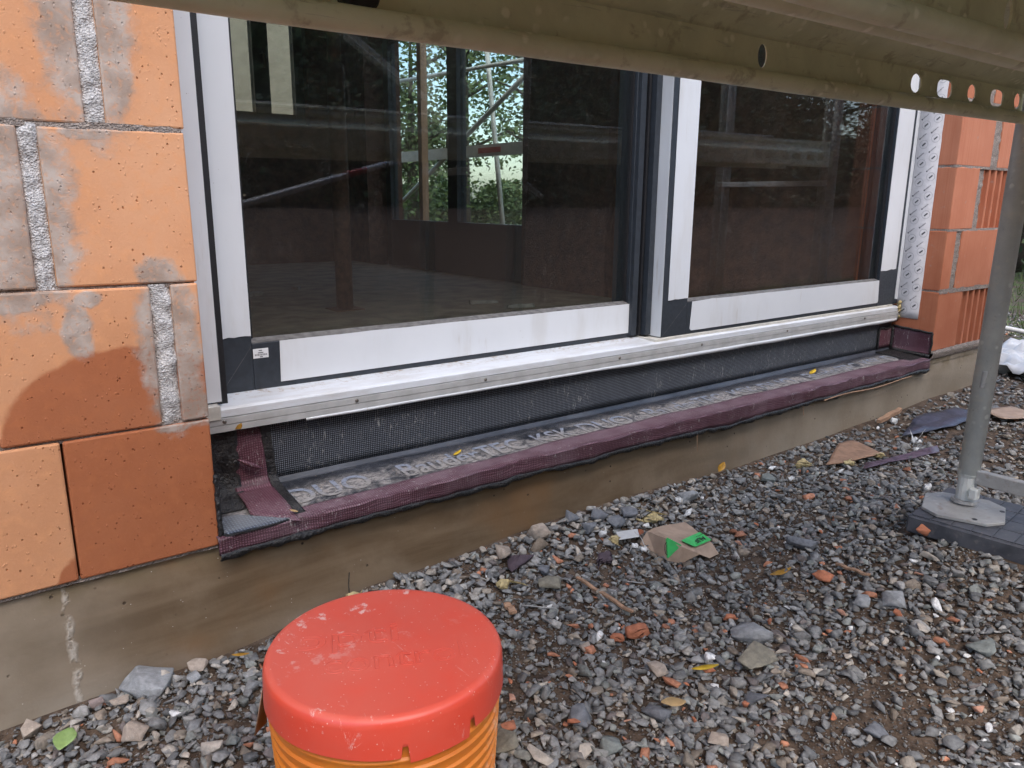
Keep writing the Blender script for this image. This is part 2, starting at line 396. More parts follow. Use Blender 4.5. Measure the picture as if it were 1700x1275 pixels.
def mat_glass():
    t = NT('window_glass')
    t.nt.nodes.remove(t.b)
    lw = t.n('ShaderNodeLayerWeight'); lw.inputs[0].default_value = 0.5
    s5 = t.math('POWER', lw.outputs['Facing'], 5.0)
    F = t.math('MULTIPLY_ADD', s5, 0.8, 0.062)
    tr = t.n('ShaderNodeBsdfTransparent'); tr.inputs[0].default_value = (0.88, 0.91, 0.89, 1)
    gl = t.n('ShaderNodeBsdfGlossy'); gl.inputs['Roughness'].default_value = 0.0
    gl.inputs['Color'].default_value = (0.97, 0.97, 1.0, 1)
    m1 = t.n('ShaderNodeMixShader'); t.put(m1.inputs[0], F)
    t.nt.links.new(tr.outputs[0], m1.inputs[1]); t.nt.links.new(gl.outputs[0], m1.inputs[2])
    # dust and rubbed streaks lying on the pane
    scr = t.noise(1.0, 6, 0.72, t.scale((26, 26, 9)), 2.2)
    spk = t.math('MULTIPLY', t.ss(t.vor(95), 0.10, 0.04), t.ss(t.noise(21, 2), 0.5, 0.6, 0, 0.35))
    d = t.math('ADD', t.math('MULTIPLY', t.math('MULTIPLY', t.ss(scr, 0.57, 0.68), t.ss(t.noise(4, 2), 0.45, 0.6)), 0.035), spk)
    d = t.math('ADD', d, t.ss(t.noise(2.2, 4), 0.35, 0.7, 0.002, 0.006))
    df = t.n('ShaderNodeBsdfDiffuse'); df.inputs[0].default_value = (0.62, 0.58, 0.54, 1)
    m2 = t.n('ShaderNodeMixShader'); t.put(m2.inputs[0], d)
    t.nt.links.new(m1.outputs[0], m2.inputs[1]); t.nt.links.new(df.outputs[0], m2.inputs[2])
    t.nt.links.new(m2.outputs[0], t.o.inputs[0])
    return t.m
M['glass'] = mat_glass()

def mat_lid():
    t = NT('red_lid_plastic', 0.36, spec=0.5)
    X, Y, Z = t.xyz()
    cl = t.noise(9, 6, 0.65); f = t.noise(1.0, 6, 0.75, t.scale((60, 16, 30)), 1.5)
    c = t.mix(t.ss(cl, 0.3, 0.7), (0.70, 0.068, 0.036), (0.66, 0.090, 0.056))
    top = t.ss(Z, -0.5465, -0.544)
    hz = t.math('MULTIPLY', top, t.ss(t.noise(6, 5, 0.6), 0.3, 0.65, 0.15, 0.55))
    c = t.mix(hz, c, (0.66, 0.155, 0.11))
    s1 = t.math('MULTIPLY', t.ss(f, 0.59, 0.68), t.ss(t.noise(12, 3), 0.46, 0.6, 0, 0.75))
    far = t.math('MULTIPLY', t.ss(t.noise(34, 5, 0.7), 0.57, 0.66), t.ss(Y, -0.66, -0.52))
    spk = t.math('MULTIPLY', t.ss(t.vor(140), 0.15, 0.06), t.ss(t.noise(30, 2), 0.44, 0.54))
    c = t.mix(t.math('MAXIMUM', t.math('MAXIMUM', s1, t.math('MULTIPLY', far, 0.8)), t.math('MULTIPLY', spk, 0.7)), c, (0.74, 0.52, 0.46))
    return t.done(c, t.math('MULTIPLY_ADD', hz, 0.45, 0.34), t.bump(t.math('ADD', f, cl), 0.12, 0.001), Subsurface_Weight=0.0)
M['lid'] = mat_lid()

def mat_bucket():
    t = NT('orange_bucket_plastic', 0.4, spec=0.5)
    X, Y, Z = t.xyz()
    c = t.mix(t.ss(t.noise(8, 4), 0.3, 0.7), (0.64, 0.21, 0.022), (0.58, 0.165, 0.02))
    d = t.math('MULTIPLY', t.ss(t.noise(60, 6, 0.7), 0.5, 0.66), t.ss(X, 0.42, 0.54, 0.05, 0.9))
    c = t.mix(d, c, (0.66, 0.42, 0.27))
    return t.done(c, 0.42, t.bump(t.noise(70, 3), 0.15, 0.001), Subsurface_Weight=0.15, Subsurface_Radius=(0.02, 0.008, 0.003), Subsurface_Scale=0.4)
M['bucket'] = mat_bucket()

def mat_leaf(name, a, b):
    t = NT(name, 0.6)
    r = t.attr('col', out='Fac')
    c = t.mix(r, a, b)
    return t.done(c, 0.6)
M['leaf_dark'] = mat_leaf('dark_foliage', (0.028, 0.050, 0.016), (0.075, 0.105, 0.03))
M['leaf_mid'] = mat_leaf('mid_foliage', (0.07, 0.12, 0.04), (0.15, 0.20, 0.07))
M['grass'] = mat_leaf('grass_blade', (0.045, 0.08, 0.02), (0.12, 0.145, 0.05))
M['bark'] = simple('bark', (0.10, 0.08, 0.06), 0.9, 0, 0.25, 20, 0.9, 0.02)
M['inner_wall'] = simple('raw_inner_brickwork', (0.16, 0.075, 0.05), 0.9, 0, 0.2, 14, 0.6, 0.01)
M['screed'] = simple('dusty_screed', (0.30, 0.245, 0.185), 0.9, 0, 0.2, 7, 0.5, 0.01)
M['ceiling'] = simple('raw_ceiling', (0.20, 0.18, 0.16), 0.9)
M['beige_wall'] = simple('beige_render', (0.34, 0.29, 0.22), 0.9, 0, 0.08, 8, 0.2)
M['prop'] = simple('rusty_steel_prop', (0.20, 0.105, 0.07), 0.7, 0.2, 0.2, 30)
M['debris'] = simple('plaster_offcut', (0.36, 0.36, 0.33), 0.85, 0, 0.2, 30)
M['tarp_blue'] = simple('pale_blue_tarp', (0.33, 0.45, 0.52), 0.5, 0, 0.15, 9, 0.5, 0.02)

# ------------------------------------------------------------------ geometry helpers
class MB:
    def __init__(s): s.v = []; s.f = []
    def box(s, x0, x1, y0, y1, z0, z1, jit=0.0):
        i = len(s.v)
        for z in (z0, z1):
            for y in (y0, y1):
                for x in (x0, x1):
                    s.v.append((x + random.uniform(-jit, jit), y + random.uniform(-jit, jit), z + random.uniform(-jit, jit)))
        for q in ((0, 2, 3, 1), (4, 5, 7, 6), (0, 1, 5, 4), (2, 6, 7, 3), (0, 4, 6, 2), (1, 3, 7, 5)):
            s.f.append(tuple(i + k for k in q))
        return s
    def tube(s, pts, r, n=12, cap=True):
        pts = [Vector(p) for p in pts]
        rs = r if isinstance(r, (list, tuple)) else [r] * len(pts)
        i0 = len(s.v)
        for k, p in enumerate(pts):
            d = (pts[min(k + 1, len(pts) - 1)] - pts[max(k - 1, 0)]).normalized()
            a = d.cross(Vector((0, 0, 1)) if abs(d.z) < 0.9 else Vector((1, 0, 0))).normalized()
            b = d.cross(a)
            for j in range(n):
                t = 2 * math.pi * j / n
                s.v.append(tuple(p + (a * math.cos(t) + b * math.sin(t)) * rs[k]))
        for k in range(len(pts) - 1):
            for j in range(n):
                a0 = i0 + k * n + j; a1 = i0 + k * n + (j + 1) % n
                s.f.append((a0, a1, a1 + n, a0 + n))
        if cap:
            s.f.append(tuple(i0 + j for j in range(n))[::-1])
            s.f.append(tuple(i0 + (len(pts) - 1) * n + j for j in range(n)))
        return s
    def lathe(s, prof, n=64, cx=0, cy=0):
        i0 = len(s.v)
        for r, z in prof:
            for j in range(n):
                t = 2 * math.pi * j / n
                s.v.append((cx + r * math.cos(t), cy + r * math.sin(t), z))
        for k in range(len(prof) - 1):
            for j in range(n):
                a0 = i0 + k * n + j; a1 = i0 + k * n + (j + 1) % n
                s.f.append((a0, a1, a1 + n, a0 + n))
        return s
    def prism(s, poly, x0, x1):        # (y, z) polygon pushed along x
        i0 = len(s.v); n = len(poly)
        for x in (x0, x1):
            for y, z in poly: s.v.append((x, y, z))
        for j in range(n): s.f.append((i0 + j, i0 + (j + 1) % n, i0 + n + (j + 1) % n, i0 + n + j))
        s.f.append(tuple(i0 + j for j in range(n))[::-1]); s.f.append(tuple(i0 + n + j for j in range(n)))
        return s
    def slab(s, poly, z0, z1):         # (x, y) polygon pushed along z
        i0 = len(s.v); n = len(poly)
        for z in (z0, z1):
            for x, y in poly: s.v.append((x, y, z))
        for j in range(n): s.f.append((i0 + j, i0 + (j + 1) % n, i0 + n + (j + 1) % n, i0 + n + j))
        s.f.append(tuple(i0 + j for j in range(n))[::-1]); s.f.append(tuple(i0 + n + j for j in range(n)))
        return s
    def build(s, name, mat, parent=None, smooth=False, bevel=0.0, seg=1, loc=None, solid=0.0):
        me = bpy.data.meshes.new(name)
        me.from_pydata(s.v, [], s.f)
        bm = bmesh.new(); bm.from_mesh(me)
        bmesh.ops.recalc_face_normals(bm, faces=bm.faces)
        if bevel: bmesh.ops.bevel(bm, geom=bm.edges[:], offset=bevel, segments=seg, affect='EDGES', profile=0.5)
        if smooth:
            for f in bm.faces: f.smooth = True
        bm.to_mesh(me); bm.free()
        me.materials.append(mat if not isinstance(mat, str) else M[mat])
        return link(name, me, parent, loc, solid)

def link(name, me, parent=None, loc=None, solid=0.0):
    o = bpy.data.objects.new(name, me)
    COL.objects.link(o)
    if parent: o.parent = parent
    if loc: o.location = loc
    if solid:
        m = o.modifiers.new('thickness', 'SOLIDIFY'); m.thickness = solid; m.offset = 0
    return o
def smooth_angle(o, deg=35):
    me = o.data
    for p in me.polygons: p.use_smooth = True
    me.set_sharp_from_angle(angle=math.radians(deg))
    return o
def thing(name, label, cat, loc=(0, 0, 0), group=None):
    o = bpy.data.objects.new(name, None)
    COL.objects.link(o); o.location = loc; o.empty_display_size = 0.05
    return tag(o, label, cat, group)
def tag(o, label=None, cat=None, group=None, kind=None):
    if label: o['label'] = label
    if cat: o['category'] = cat
    if group: o['group'] = group
    if kind: o['kind'] = kind
    return o
def empty_part(name, parent):
    o = bpy.data.objects.new(name, None); COL.objects.link(o); o.parent = parent; o.empty_display_size = 0.05
    return o
def box_part(name, mat, parent, b, bevel=0.0, seg=1, jit=0.0, **k):
    return MB().box(*b, jit=jit).build(name, mat, parent, bevel=bevel, seg=seg, **k)
def mesh_np(name, v, f, mat, col=None, smooth=False):
    """v (n,3), f (m,3 or 4) arrays -> mesh"""
    v = np.asarray(v, np.float32); f = np.asarray(f, np.int32)
    me = bpy.data.meshes.new(name)
    me.vertices.add(len(v)); me.vertices.foreach_set('co', v.ravel())
    k = f.shape[1]
    me.loops.add(f.size); me.loops.foreach_set('vertex_index', f.ravel())
    me.polygons.add(len(f)); me.polygons.foreach_set('loop_start', np.arange(0, f.size, k, dtype=np.int32))
    if smooth: me.polygons.foreach_set('use_smooth', np.ones(len(f), bool))
    if col is not None:
        a = me.attributes.new('col', 'FLOAT_COLOR', 'POINT')
        c = np.ones((len(v), 4), np.float32); c[:, :col.shape[1]] = col
        a.data.foreach_set('color', c.ravel())
    me.update(); me.validate()
    me.materials.append(M[mat])
    return me
def text_mesh(s, offset=0.0, outline=0.0, extrude=0.0):
    cu = bpy.data.curves.new('lettering', 'FONT'); cu.body = s; cu.size = 1.0; cu.offset = offset; cu.extrude = extrude
    cu.resolution_u = 4
    if outline: cu.fill_mode = 'NONE'; cu.bevel_depth = outline; cu.bevel_resolution = 1
    o = bpy.data.objects.new('lettering', cu); COL.objects.link(o)
    dg = bpy.context.evaluated_depsgraph_get(); dg.update()
    me = bpy.data.meshes.new_from_object(o.evaluated_get(dg))
    bpy.data.objects.remove(o); bpy.data.curves.remove(cu)
    return me
def place_text(name, s, mat, parent, org, ax, ay, width, height, offset=0.02, outline=0.0, me=None):
    """lettering fitted into width x height; org lower left corner, ax / ay unit directions"""
    me = me or text_mesh(s, offset, outline)
    co = np.zeros(len(me.vertices) * 3, np.float32); me.vertices.foreach_get('co', co); co = co.reshape(-1, 3)
    mn, mx = co[:, :2].min(0), co[:, :2].max(0)
    u = (co[:, :2] - mn) / (mx - mn) * np.array([width, height])
    ax, ay, org = Vector(ax), Vector(ay), Vector(org); nz = ax.cross(ay)
    P = np.array(org)[None] + u[:, :1] * np.array(ax) + u[:, 1:] * np.array(ay) + co[:, 2:3] * np.array(nz) * (height / (mx - mn)[1])
    me.vertices.foreach_set('co', P.astype(np.float32).ravel()); me.update()
    me.materials.clear(); me.materials.append(M[mat])
    return link(name, me, parent)

def sm(t):
    t = np.clip(t, 0, 1); return t * t * (3 - 2 * t)
def gz(x, y):
    x = np.asarray(x, float); y = np.asarray(y, float); yn = np.minimum(y, 0)
    z = -.885 + .085 * sm(x / 4) + .070 * np.exp(-((x - 1.97) ** 2 + (y + .78) ** 2) / .16)
    z = z + .045 * sm((x - .35) / .4) * (1 - sm((x - 1.3))) * np.exp(-(yn / .16) ** 2) + .008 * np.exp(-(yn / .1) ** 2)
    z = z + .005 * np.sin(x * 9 + 1.3 * np.sin(y * 7)) * np.cos(y * 11 + x * 3)
    z = z + 0.7 * sm((-y - 3.2) / 6.0) + .05 * np.sin(x * 2.3 + y) * sm((-y - 2.6) / 1.0)
    return z

# ------------------------------------------------------------------ setting: ground
gx = np.unique(np.concatenate([np.linspace(-60, -2, 20), np.linspace(-2, 6, 180), np.linspace(6, 20, 40), np.linspace(20, 120, 20)]))
gy = np.unique(np.concatenate([np.linspace(-80, -8, 20), np.linspace(-8, -1.6, 50), np.linspace(-1.6, 0.1, 70), np.linspace(0.1, 12, 40), np.linspace(12, 120, 20)]))
GX, GY = np.meshgrid(gx, gy, indexing='ij')
gv = np.stack([GX, GY, gz(GX, GY)], -1).reshape(-1, 3)
ny = len(gy)
ii, jj = np.meshgrid(np.arange(len(gx) - 1), np.arange(ny - 1), indexing='ij')
b0 = (ii * ny + jj).ravel()
gf = np.stack([b0, b0 + ny, b0 + ny + 1, b0 + 1], 1)
tag(link('ground', mesh_np('ground', gv, gf, 'ground', smooth=True)), kind='structure')

# ------------------------------------------------------------------ setting: room behind the door
def struct(name, mat, b):
    return tag(box_part(name, mat, None, b), kind='structure')
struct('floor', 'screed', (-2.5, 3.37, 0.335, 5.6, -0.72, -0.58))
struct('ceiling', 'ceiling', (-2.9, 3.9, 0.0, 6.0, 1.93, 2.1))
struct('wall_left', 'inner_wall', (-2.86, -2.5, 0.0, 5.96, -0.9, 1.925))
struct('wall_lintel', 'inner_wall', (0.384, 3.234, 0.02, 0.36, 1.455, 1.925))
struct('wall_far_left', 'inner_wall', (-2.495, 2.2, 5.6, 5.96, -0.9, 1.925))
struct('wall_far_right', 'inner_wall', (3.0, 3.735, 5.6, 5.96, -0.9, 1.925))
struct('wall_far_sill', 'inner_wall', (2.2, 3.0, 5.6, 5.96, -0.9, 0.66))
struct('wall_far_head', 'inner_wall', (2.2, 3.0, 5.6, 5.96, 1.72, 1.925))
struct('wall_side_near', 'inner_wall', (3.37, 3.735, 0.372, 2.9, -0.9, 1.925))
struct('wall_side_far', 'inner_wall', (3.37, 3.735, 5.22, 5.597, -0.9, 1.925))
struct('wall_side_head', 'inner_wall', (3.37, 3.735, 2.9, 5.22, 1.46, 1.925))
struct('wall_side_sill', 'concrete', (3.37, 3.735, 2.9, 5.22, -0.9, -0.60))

# ------------------------------------------------------------------ left brick wall
LZ = [-.6395, -.3887, -.142, .1095, .36, .61, .86, 1.11, 1.36, 1.61, 1.86]
wall = thing('brick_wall', 'orange clay block wall with wide mortar joints beside the door', 'wall')
JX = {0: [(.1415, .0025)], 1: [(.3165, .034), (.058, .003)], 2: [(.151, .027)], 3: [(.247, .031)]}
XE = .378
for r in range(len(LZ) - 1):
    z0, z1 = LZ[r], LZ[r + 1]
    js = list(JX.get(r, [((.13 if r % 2 else .25), .028)]))
    last = min(j[0] for j in js)
    while last > -1.5:
        last -= .247; js.append((last, .028 if (len(js) % 2) else .004))
    js = sorted(js, reverse=True)
    hi = XE; gap = {0: .002, 1: .0022, 2: .0035, 3: .0045}.get(r, .004)
    for (jx, jw) in js:
        lo = jx + jw / 2
        mb = MB().box(lo, hi, 0.0 + random.uniform(0, .0015), .36, z0 + gap * .5, z1 - gap * .9, jit=.0012)
        o = mb.build('brick', 'block', wall, bevel=.0035, seg=2)
        o['tone'] = random.uniform(0, .9); o['wet'] = 0.0
        if r == 0 and hi == XE: o['wet'] = 1.0; o['tone'] = 0.6
        if r == 1: o['tone'] = 0.25
        if r == 2: o['tone'] = 0.15
        if r == 0 and lo < .141 and hi > 0: o['tone'] = 0.35
        hi = jx - jw / 2
        if jw > .01:
            # rough mortar squeezed in the pocket
            nx, nz = 12, 110
            v = []
            for a in range(nx):
                for b in range(nz):
                    x = jx - jw / 2 - .001 + (jw + .002) * a / (nx - 1); z = z0 + (z1 - z0) * b / (nz - 1)
                    d = mnoise.noise(Vector((x * 60, jx * 40, z * 45))) * .0038 + mnoise.noise(Vector((x * 22, jx * 9, z * 24))) * .004 + mnoise.noise(Vector((x * 260, 3, z * 260))) * .0014
                    edge = abs(2 * a / (nx - 1) - 1) ** 4 * .004
                    v.append((x, .0045 + d + edge, z))
            f = [(a * nz + b, (a + 1) * nz + b, (a + 1) * nz + b + 1, a * nz + b + 1) for a in range(nx - 1) for b in range(nz - 1)]
            link('mortar_joint', mesh_np('mortar_joint', v, f, 'mortar', smooth=True), wall)
    # bed joint
    nseg = 90; v = []
    for a in range(nseg + 1):
        x = -1.75 + (XE - .004 + 1.75) * a / nseg
        for zz in (z0 - .006, z0 + .006):
            v.append((x, .006 + .0035 * mnoise.noise(Vector((x * 60, r * 5, zz * 40))) - (.004 if r >= 3 else 0), zz))
    f = [(2 * a, 2 * a + 2, 2 * a + 3, 2 * a + 1) for a in range(nseg)]
    link('bed_mortar', mesh_np('bed_mortar', v, f, 'mortar_dark', smooth=True), wall)
box_part('wall_core', 'inner_wall', wall, (-2.495, XE - .006, .05, .355, -.632, 1.92))

# ------------------------------------------------------------------ right brick pier
pier = thing('brick_pier', 'narrow red brick pier with ribbed blocks beside the scaffold pole', 'wall')
PZ = [-.59, -.343, -.10, .145, .39, .635, .88, 1.125, 1.37, 1.615, 1.86]
PX0, PX1 = 3.237, 3.735
PJ = {0: (3.455, .006, 'R'), 1: (3.342, .048, 'P'), 2: (3.47, .05, 'R'), 3: (3.572, .07, 'P')}
def ribbed(x0, x1, z0, z1, name='brick'):
    n = max(3, int((x1 - x0) / .048)); prof = [(x0, .36), (x0, 0.004)]
    wdt = (x1 - x0) / n
    for k in range(n):
        a = x0 + k * wdt
        prof += [(a + wdt * .05, .004), (a + wdt * .10, .026), (a + wdt * .72, .026), (a + wdt * .78, .004), (a + wdt * .98, .004)]
    prof += [(x1, .004), (x1, .36)]
    return MB().slab(prof, z0, z1).build(name, 'pier', pier)
for r in range(len(PZ) - 1):
    z0, z1 = PZ[r], PZ[r + 1]
    jx, jw, kind = PJ.get(r, (3.47 if r % 2 == 0 else 3.56, .05, 'P'))
    o = MB().box(PX0, jx - jw / 2, random.uniform(0, .003), .36, z0 + .003, z1 - .002, jit=.001).build('brick', 'pier', pier, bevel=.004, seg=2)
    o['tone'] = (.1, .2, .6, .9)[r % 4]
    if kind == 'R': o = ribbed(jx + jw / 2, PX1, z0 + .003, z1 - .002)
    else: o = MB().box(jx + jw / 2, PX1, .001, .36, z0 + .003, z1 - .002, jit=.001).build('brick', 'pier', pier, bevel=.004, seg=2)
    o['tone'] = (.1, .5, .2, .9)[r % 4]
    if jw > .01:
        nx, nz = 6, 40; v = []
        for a in range(nx):
            for b in range(nz):
                x = jx - jw / 2 - .001 + (jw + .002) * a / (nx - 1); z = z0 + (z1 - z0) * b / (nz - 1)
                v.append((x, .006 + mnoise.noise(Vector((x * 80, r * 9, z * 60))) * .005, z))
        f = [(a * nz + b, (a + 1) * nz + b, (a + 1) * nz + b + 1, a * nz + b + 1) for a in range(nx - 1) for b in range(nz - 1)]
        link('mortar_joint', mesh_np('mortar_joint', v, f, 'mortar_dark', smooth=True), pier)
    v = []; nseg = 40
    hgt = .010 if r == 1 else .005
    for a in range(nseg + 1):        # bed joint round the reveal corner
        t = a / nseg
        for zz in (z0 - hgt, z0 + hgt):
            wob = .004 * mnoise.noise(Vector((t * 30, r * 3, zz * 40)))
            p = (PX0 + .0015 + wob, .36 - t * 2 * .36) if t < .5 else (PX0 + (t - .5) * 2 * (PX1 - PX0), -.001 + .002 + wob)
            v.append((p[0], max(p[1], .0) if t < .5 else p[1], zz))
    f = [(2 * a, 2 * a + 2, 2 * a + 3, 2 * a + 1) for a in range(nseg)]
    link('bed_mortar', mesh_np('bed_mortar', v, f, 'mortar_dark', smooth=True), pier)
# crumbly mortar skirt under the pier
v = []; nseg = 60
for a in range(nseg + 1):
    x = 3.24 + (PX1 - 3.24) * a / nseg
    v += [(x, .004 + .004 * mnoise.noise(Vector((x * 50, 1, 1))), -.583), (x, -.006 + .010 * mnoise.noise(Vector((x * 45, 5, 1))), -.597 + .010 * mnoise.noise(Vector((x * 30, 2, 7)))), (x, .006, -.622)]
f = []
for a in range(nseg):
    for k in (0, 1): f.append((3 * a + k, 3 * a + 3 + k, 3 * a + 4 + k, 3 * a + 1 + k))
link('mortar_skirt', mesh_np('mortar_skirt', v, f, 'mortar_dark'), pier)

# ------------------------------------------------------------------ concrete plinth
pl = thing('concrete_plinth', 'brown stained concrete plinth running below the bricks and the door', 'plinth')
v = []; nx, nz = 260, 14
for a in range(nx + 1):
    for b in range(nz + 1):
        x = -2.86 + (3.72 + 2.86) * a / nx; z = -.643 - .45 * b / nz
        y = .009 + .003 * mnoise.noise(Vector((x * 3, 0, z * 9))) + (-.006 if x < .375 else 0) * 0
        if b == 0: y += .006
        v.append((x, y, z))
f = [(a * (nz + 1) + b, a * (nz + 1) + b + 1, (a + 1) * (nz + 1) + b + 1, (a + 1) * (nz + 1) + b) for a in range(nx) for b in range(nz)]
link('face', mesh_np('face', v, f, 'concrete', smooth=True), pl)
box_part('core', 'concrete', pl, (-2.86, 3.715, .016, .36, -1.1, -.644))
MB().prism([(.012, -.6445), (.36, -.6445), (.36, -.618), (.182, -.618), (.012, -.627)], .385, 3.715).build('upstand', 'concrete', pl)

# ------------------------------------------------------------------ sliding door
door = thing('sliding_door', 'large anthracite sliding glass door with white protective film on its frame', 'door')
ZT = 1.45
# threshold
MB().prism([(.33, -.402), (.158, -.415), (.151, -.419), (.151, -.4345), (.33, -.4345)], .380, 3.232).build('threshold', 'sill', door, bevel=.0008)
st = MB().prism([(.147, -.436), (.147, -.449), (.1495, -.4495), (.1495, -.4505), (.147, -.451), (.147, -.464), (.30, -.464), (.30, -.436)], .380, 3.232).build('sill_strip', 'strip', door)
for x in (.447, .742, 1.10, 1.58, 1.95, 2.42, 2.95):
    MB().tube([(x, .1472, -.4425), (x, .1452, -.4425), (x, .1446, -.4425)], [.0044, .0040, .0022], 12).build('screw', 'screw', st, smooth=True)
box_part('end_cap', 'cream', door, (.380, .441, .1445, .30, -.4375, -.4075), bevel=.0012)
# white edge of film hanging below the strip
v = []; n = 140
for a in range(n + 1):
    x = .62 + 2.59 * a / n
    v += [(x, .1462, -.4635), (x, .1462, -.470 - .003 * mnoise.noise(Vector((x * 7, 0, 0))) - .006 * float(sm((x - 1.2) / .8)))]
f = [(2 * a, 2 * a + 2, 2 * a + 3, 2 * a + 1) for a in range(n)]
link('film_edge', mesh_np('film_edge', v, f, 'film'), door, solid=.0008)
box_part('rail_block', 'cream', door, (1.776, 3.19, .1605, .30, -.4295, -.4062), bevel=.001)
box_part('rail_block_end', 'cream', door, (1.742, 1.80, .158, .25, -.4295, -.4068), bevel=.001)

def film_poly(name, parent, pts, y, side=None, th=.0012):
    """film strip lying on a frame face: pts are (x, z); side=x0 puts it on the face x = x0 with pts (y, z)"""
    m = MB(); n = len(pts)
    for d in (0, th):
        for a, z in pts:
            m.v.append((a, y - d, z) if side is None else (side - d, a, z))
    for j in range(n): m.f.append((j, (j + 1) % n, n + (j + 1) % n, n + j))
    m.f.append(tuple(range(n))[::-1]); m.f.append(tuple(range(n, 2 * n)))
    return m.build(name, 'film', parent)
def torn(x0, x1, z, k=7, amp=.004):
    return [(x0 + (x1 - x0) * i / k, z + random.uniform(-amp, amp)) for i in range(k + 1)]

# fixed jambs
jl = box_part('jamb', 'anthracite', door, (.380, .452, .1665, .33, -.4068, ZT), bevel=.001)
film_poly('protective_film', jl, [(.384, -.404), (.4500, -.404), (.4505, ZT - .01), (.384, ZT - .01)], .1663)
jg = box_part('gasket', 'gasket', door, (.4525, .4665, .180, .30, -.4325, ZT))
jr = box_part('jamb', 'anthracite', door, (3.198, 3.234, .1665, .33, -.4058, ZT), bevel=.001)
film_poly('protective_film', jr, [(3.209, -.385), (3.2335, -.388), (3.2335, ZT - .01), (3.208, ZT - .01)], .1663)
box_part('head', 'anthracite', door, (.380, 3.234, .1665, .33, ZT + .002, ZT + .06))

def sash(x0, x1, yf, stile_l, stile_r, zb, zr, glass_y):
    s = empty_part('sash', door)
    d = .075
    box_part('stile', 'anthracite', s, (x0, stile_l, yf, yf + d, zb, ZT - .004), bevel=.0015)
    box_part('stile', 'anthracite', s, (stile_r, x1, yf, yf + d, zb, ZT - .004), bevel=.0015)
    box_part('rail', 'anthracite', s, (stile_l, stile_r, yf + .0004, yf + d, zb, zr), bevel=.0012)
    box_part('rail', 'anthracite', s, (stile_l, stile_r, yf + .0004, yf + d, ZT - .10, ZT - .004), bevel=.0012)
    # sloped glazing bead along the bottom
    MB().prism([(yf + .001, zr + .0003), (yf + .001, zr + .0022), (glass_y - .0005, zr + .009), (glass_y - .0005, zr + .0003)], stile_l + .0005, stile_r - .0005).build('glazing_bead', 'strip_dark', s)
    for a, b in ((stile_l + .0003, stile_l + .007), (stile_r - .007, stile_r - .0003)):
        box_part('gasket', 'gasket', s, (a, b, yf + .012, glass_y - .0006, zr + .010, ZT - .101))
    box_part('glass_pane', 'glass', s, (stile_l + .0006, stile_r - .0006, glass_y, glass_y + .028, zr + .001, ZT - .1005))
    return s
M['strip_dark'] = simple('dusty_bead', (0.16, 0.155, 0.15), 0.6, 0, 0.25, 60, 0.3)
s1 = sash(.468, 1.768, .240, .5445, 1.704, -.4085, -.305, .262)
film_poly('protective_film', s1, [(.4835, ZT - .03)] + [(.4835, -.285)] + torn(.4835, .5435, -.288, 5, .0015) + [(.5435, ZT - .03)], .2395)
film_poly('protective_film', s1, [(.6035, -.397), (.606, -.3045)] + [(.606 + 1.110 * i / 14, -.3035 + random.uniform(-.0007, .0007)) for i in range(1, 15)] + [(1.7205, -.318), (1.717, -.345), (1.722, -.37), (1.7195, -.3935)], .2395)
stk = MB().box(.5455, .5795, .2388, .2397, -.3385, -.3175).build('sticker', 'sticker', s1, bevel=.0003)
for z, xa, xb in ((-.3215, .558, .5655), (-.3265, .5565, .568), (-.3355, .560, .5665)):
    box_part('sticker_print', 'ink', s1, (xa, xb, .2384, .23875, z - .0009, z + .0009))
for i in range(13):
    x = .5493 + i * .0021
    box_part('sticker_print', 'ink', s1, (x, x + (.0008 if i % 3 else .0013), .2384, .23875, -.3330, -.3290 + random.uniform(-.0006, .0006)))
s2 = sash(1.774, 3.196, .165, 1.889, 3.064, -.4055, -.3035, .187)
film_poly('protective_film', s2, [(.1665, -.4035), (.2385, -.4035), (.2385, ZT - .03), (.1665, ZT - .03)], None, side=1.7737)
film_poly('protective_film', s2, [(1.797, ZT - .03)] + torn(1.797, 1.8885, -.2935, 6, .004) + [(1.8885, ZT - .03)], .1645)
film_poly('protective_film', s2, [(1.912, -.3955), (1.905, -.3885), (1.9105, -.3035)] + [(1.9105 + 1.150 * i / 12, -.3005 + random.uniform(-.0008, .0008)) for i in range(1, 13)] + [(3.070, -.385), (3.064, -.3915)], .1645)
film_poly('protective_film', s2, [(3.065, ZT - .03)] + torn(3.065, 3.186, -.262, 6, .003) + [(3.188, ZT - .03)], .1645)
# interlock profiles between the two sashes
il = box_part('interlock', 'anthracite', door, (1.706, 1.728, .226, .2388, -.400, ZT))
box_part('interlock', 'gasket', door, (1.734, 1.742, .222, .2388, -.400, ZT))
box_part('interlock', 'anthracite', door, (1.748, 1.770, .206, .2386, -.400, ZT))
# mitre lines at the frame corners
def hair(parent, a, b, y, wd=.0008):
    a, b = Vector((a[0], y, a[1])), Vector((b[0], y, b[1])); d = (b - a).normalized(); nrm = Vector((-d.z, 0, d.x)) * wd / 2
    m = MB(); m.v = [tuple(a - nrm), tuple(b - nrm), tuple(b + nrm), tuple(a + nrm)]; m.f = [(0, 1, 2, 3)]
    return m.build('mitre_line', 'strip_dark', parent)
hair(s1, (.474, -.403), (.543, -.311), .2394)
hair(s2, (1.779, -.402), (1.888, -.305), .1644)

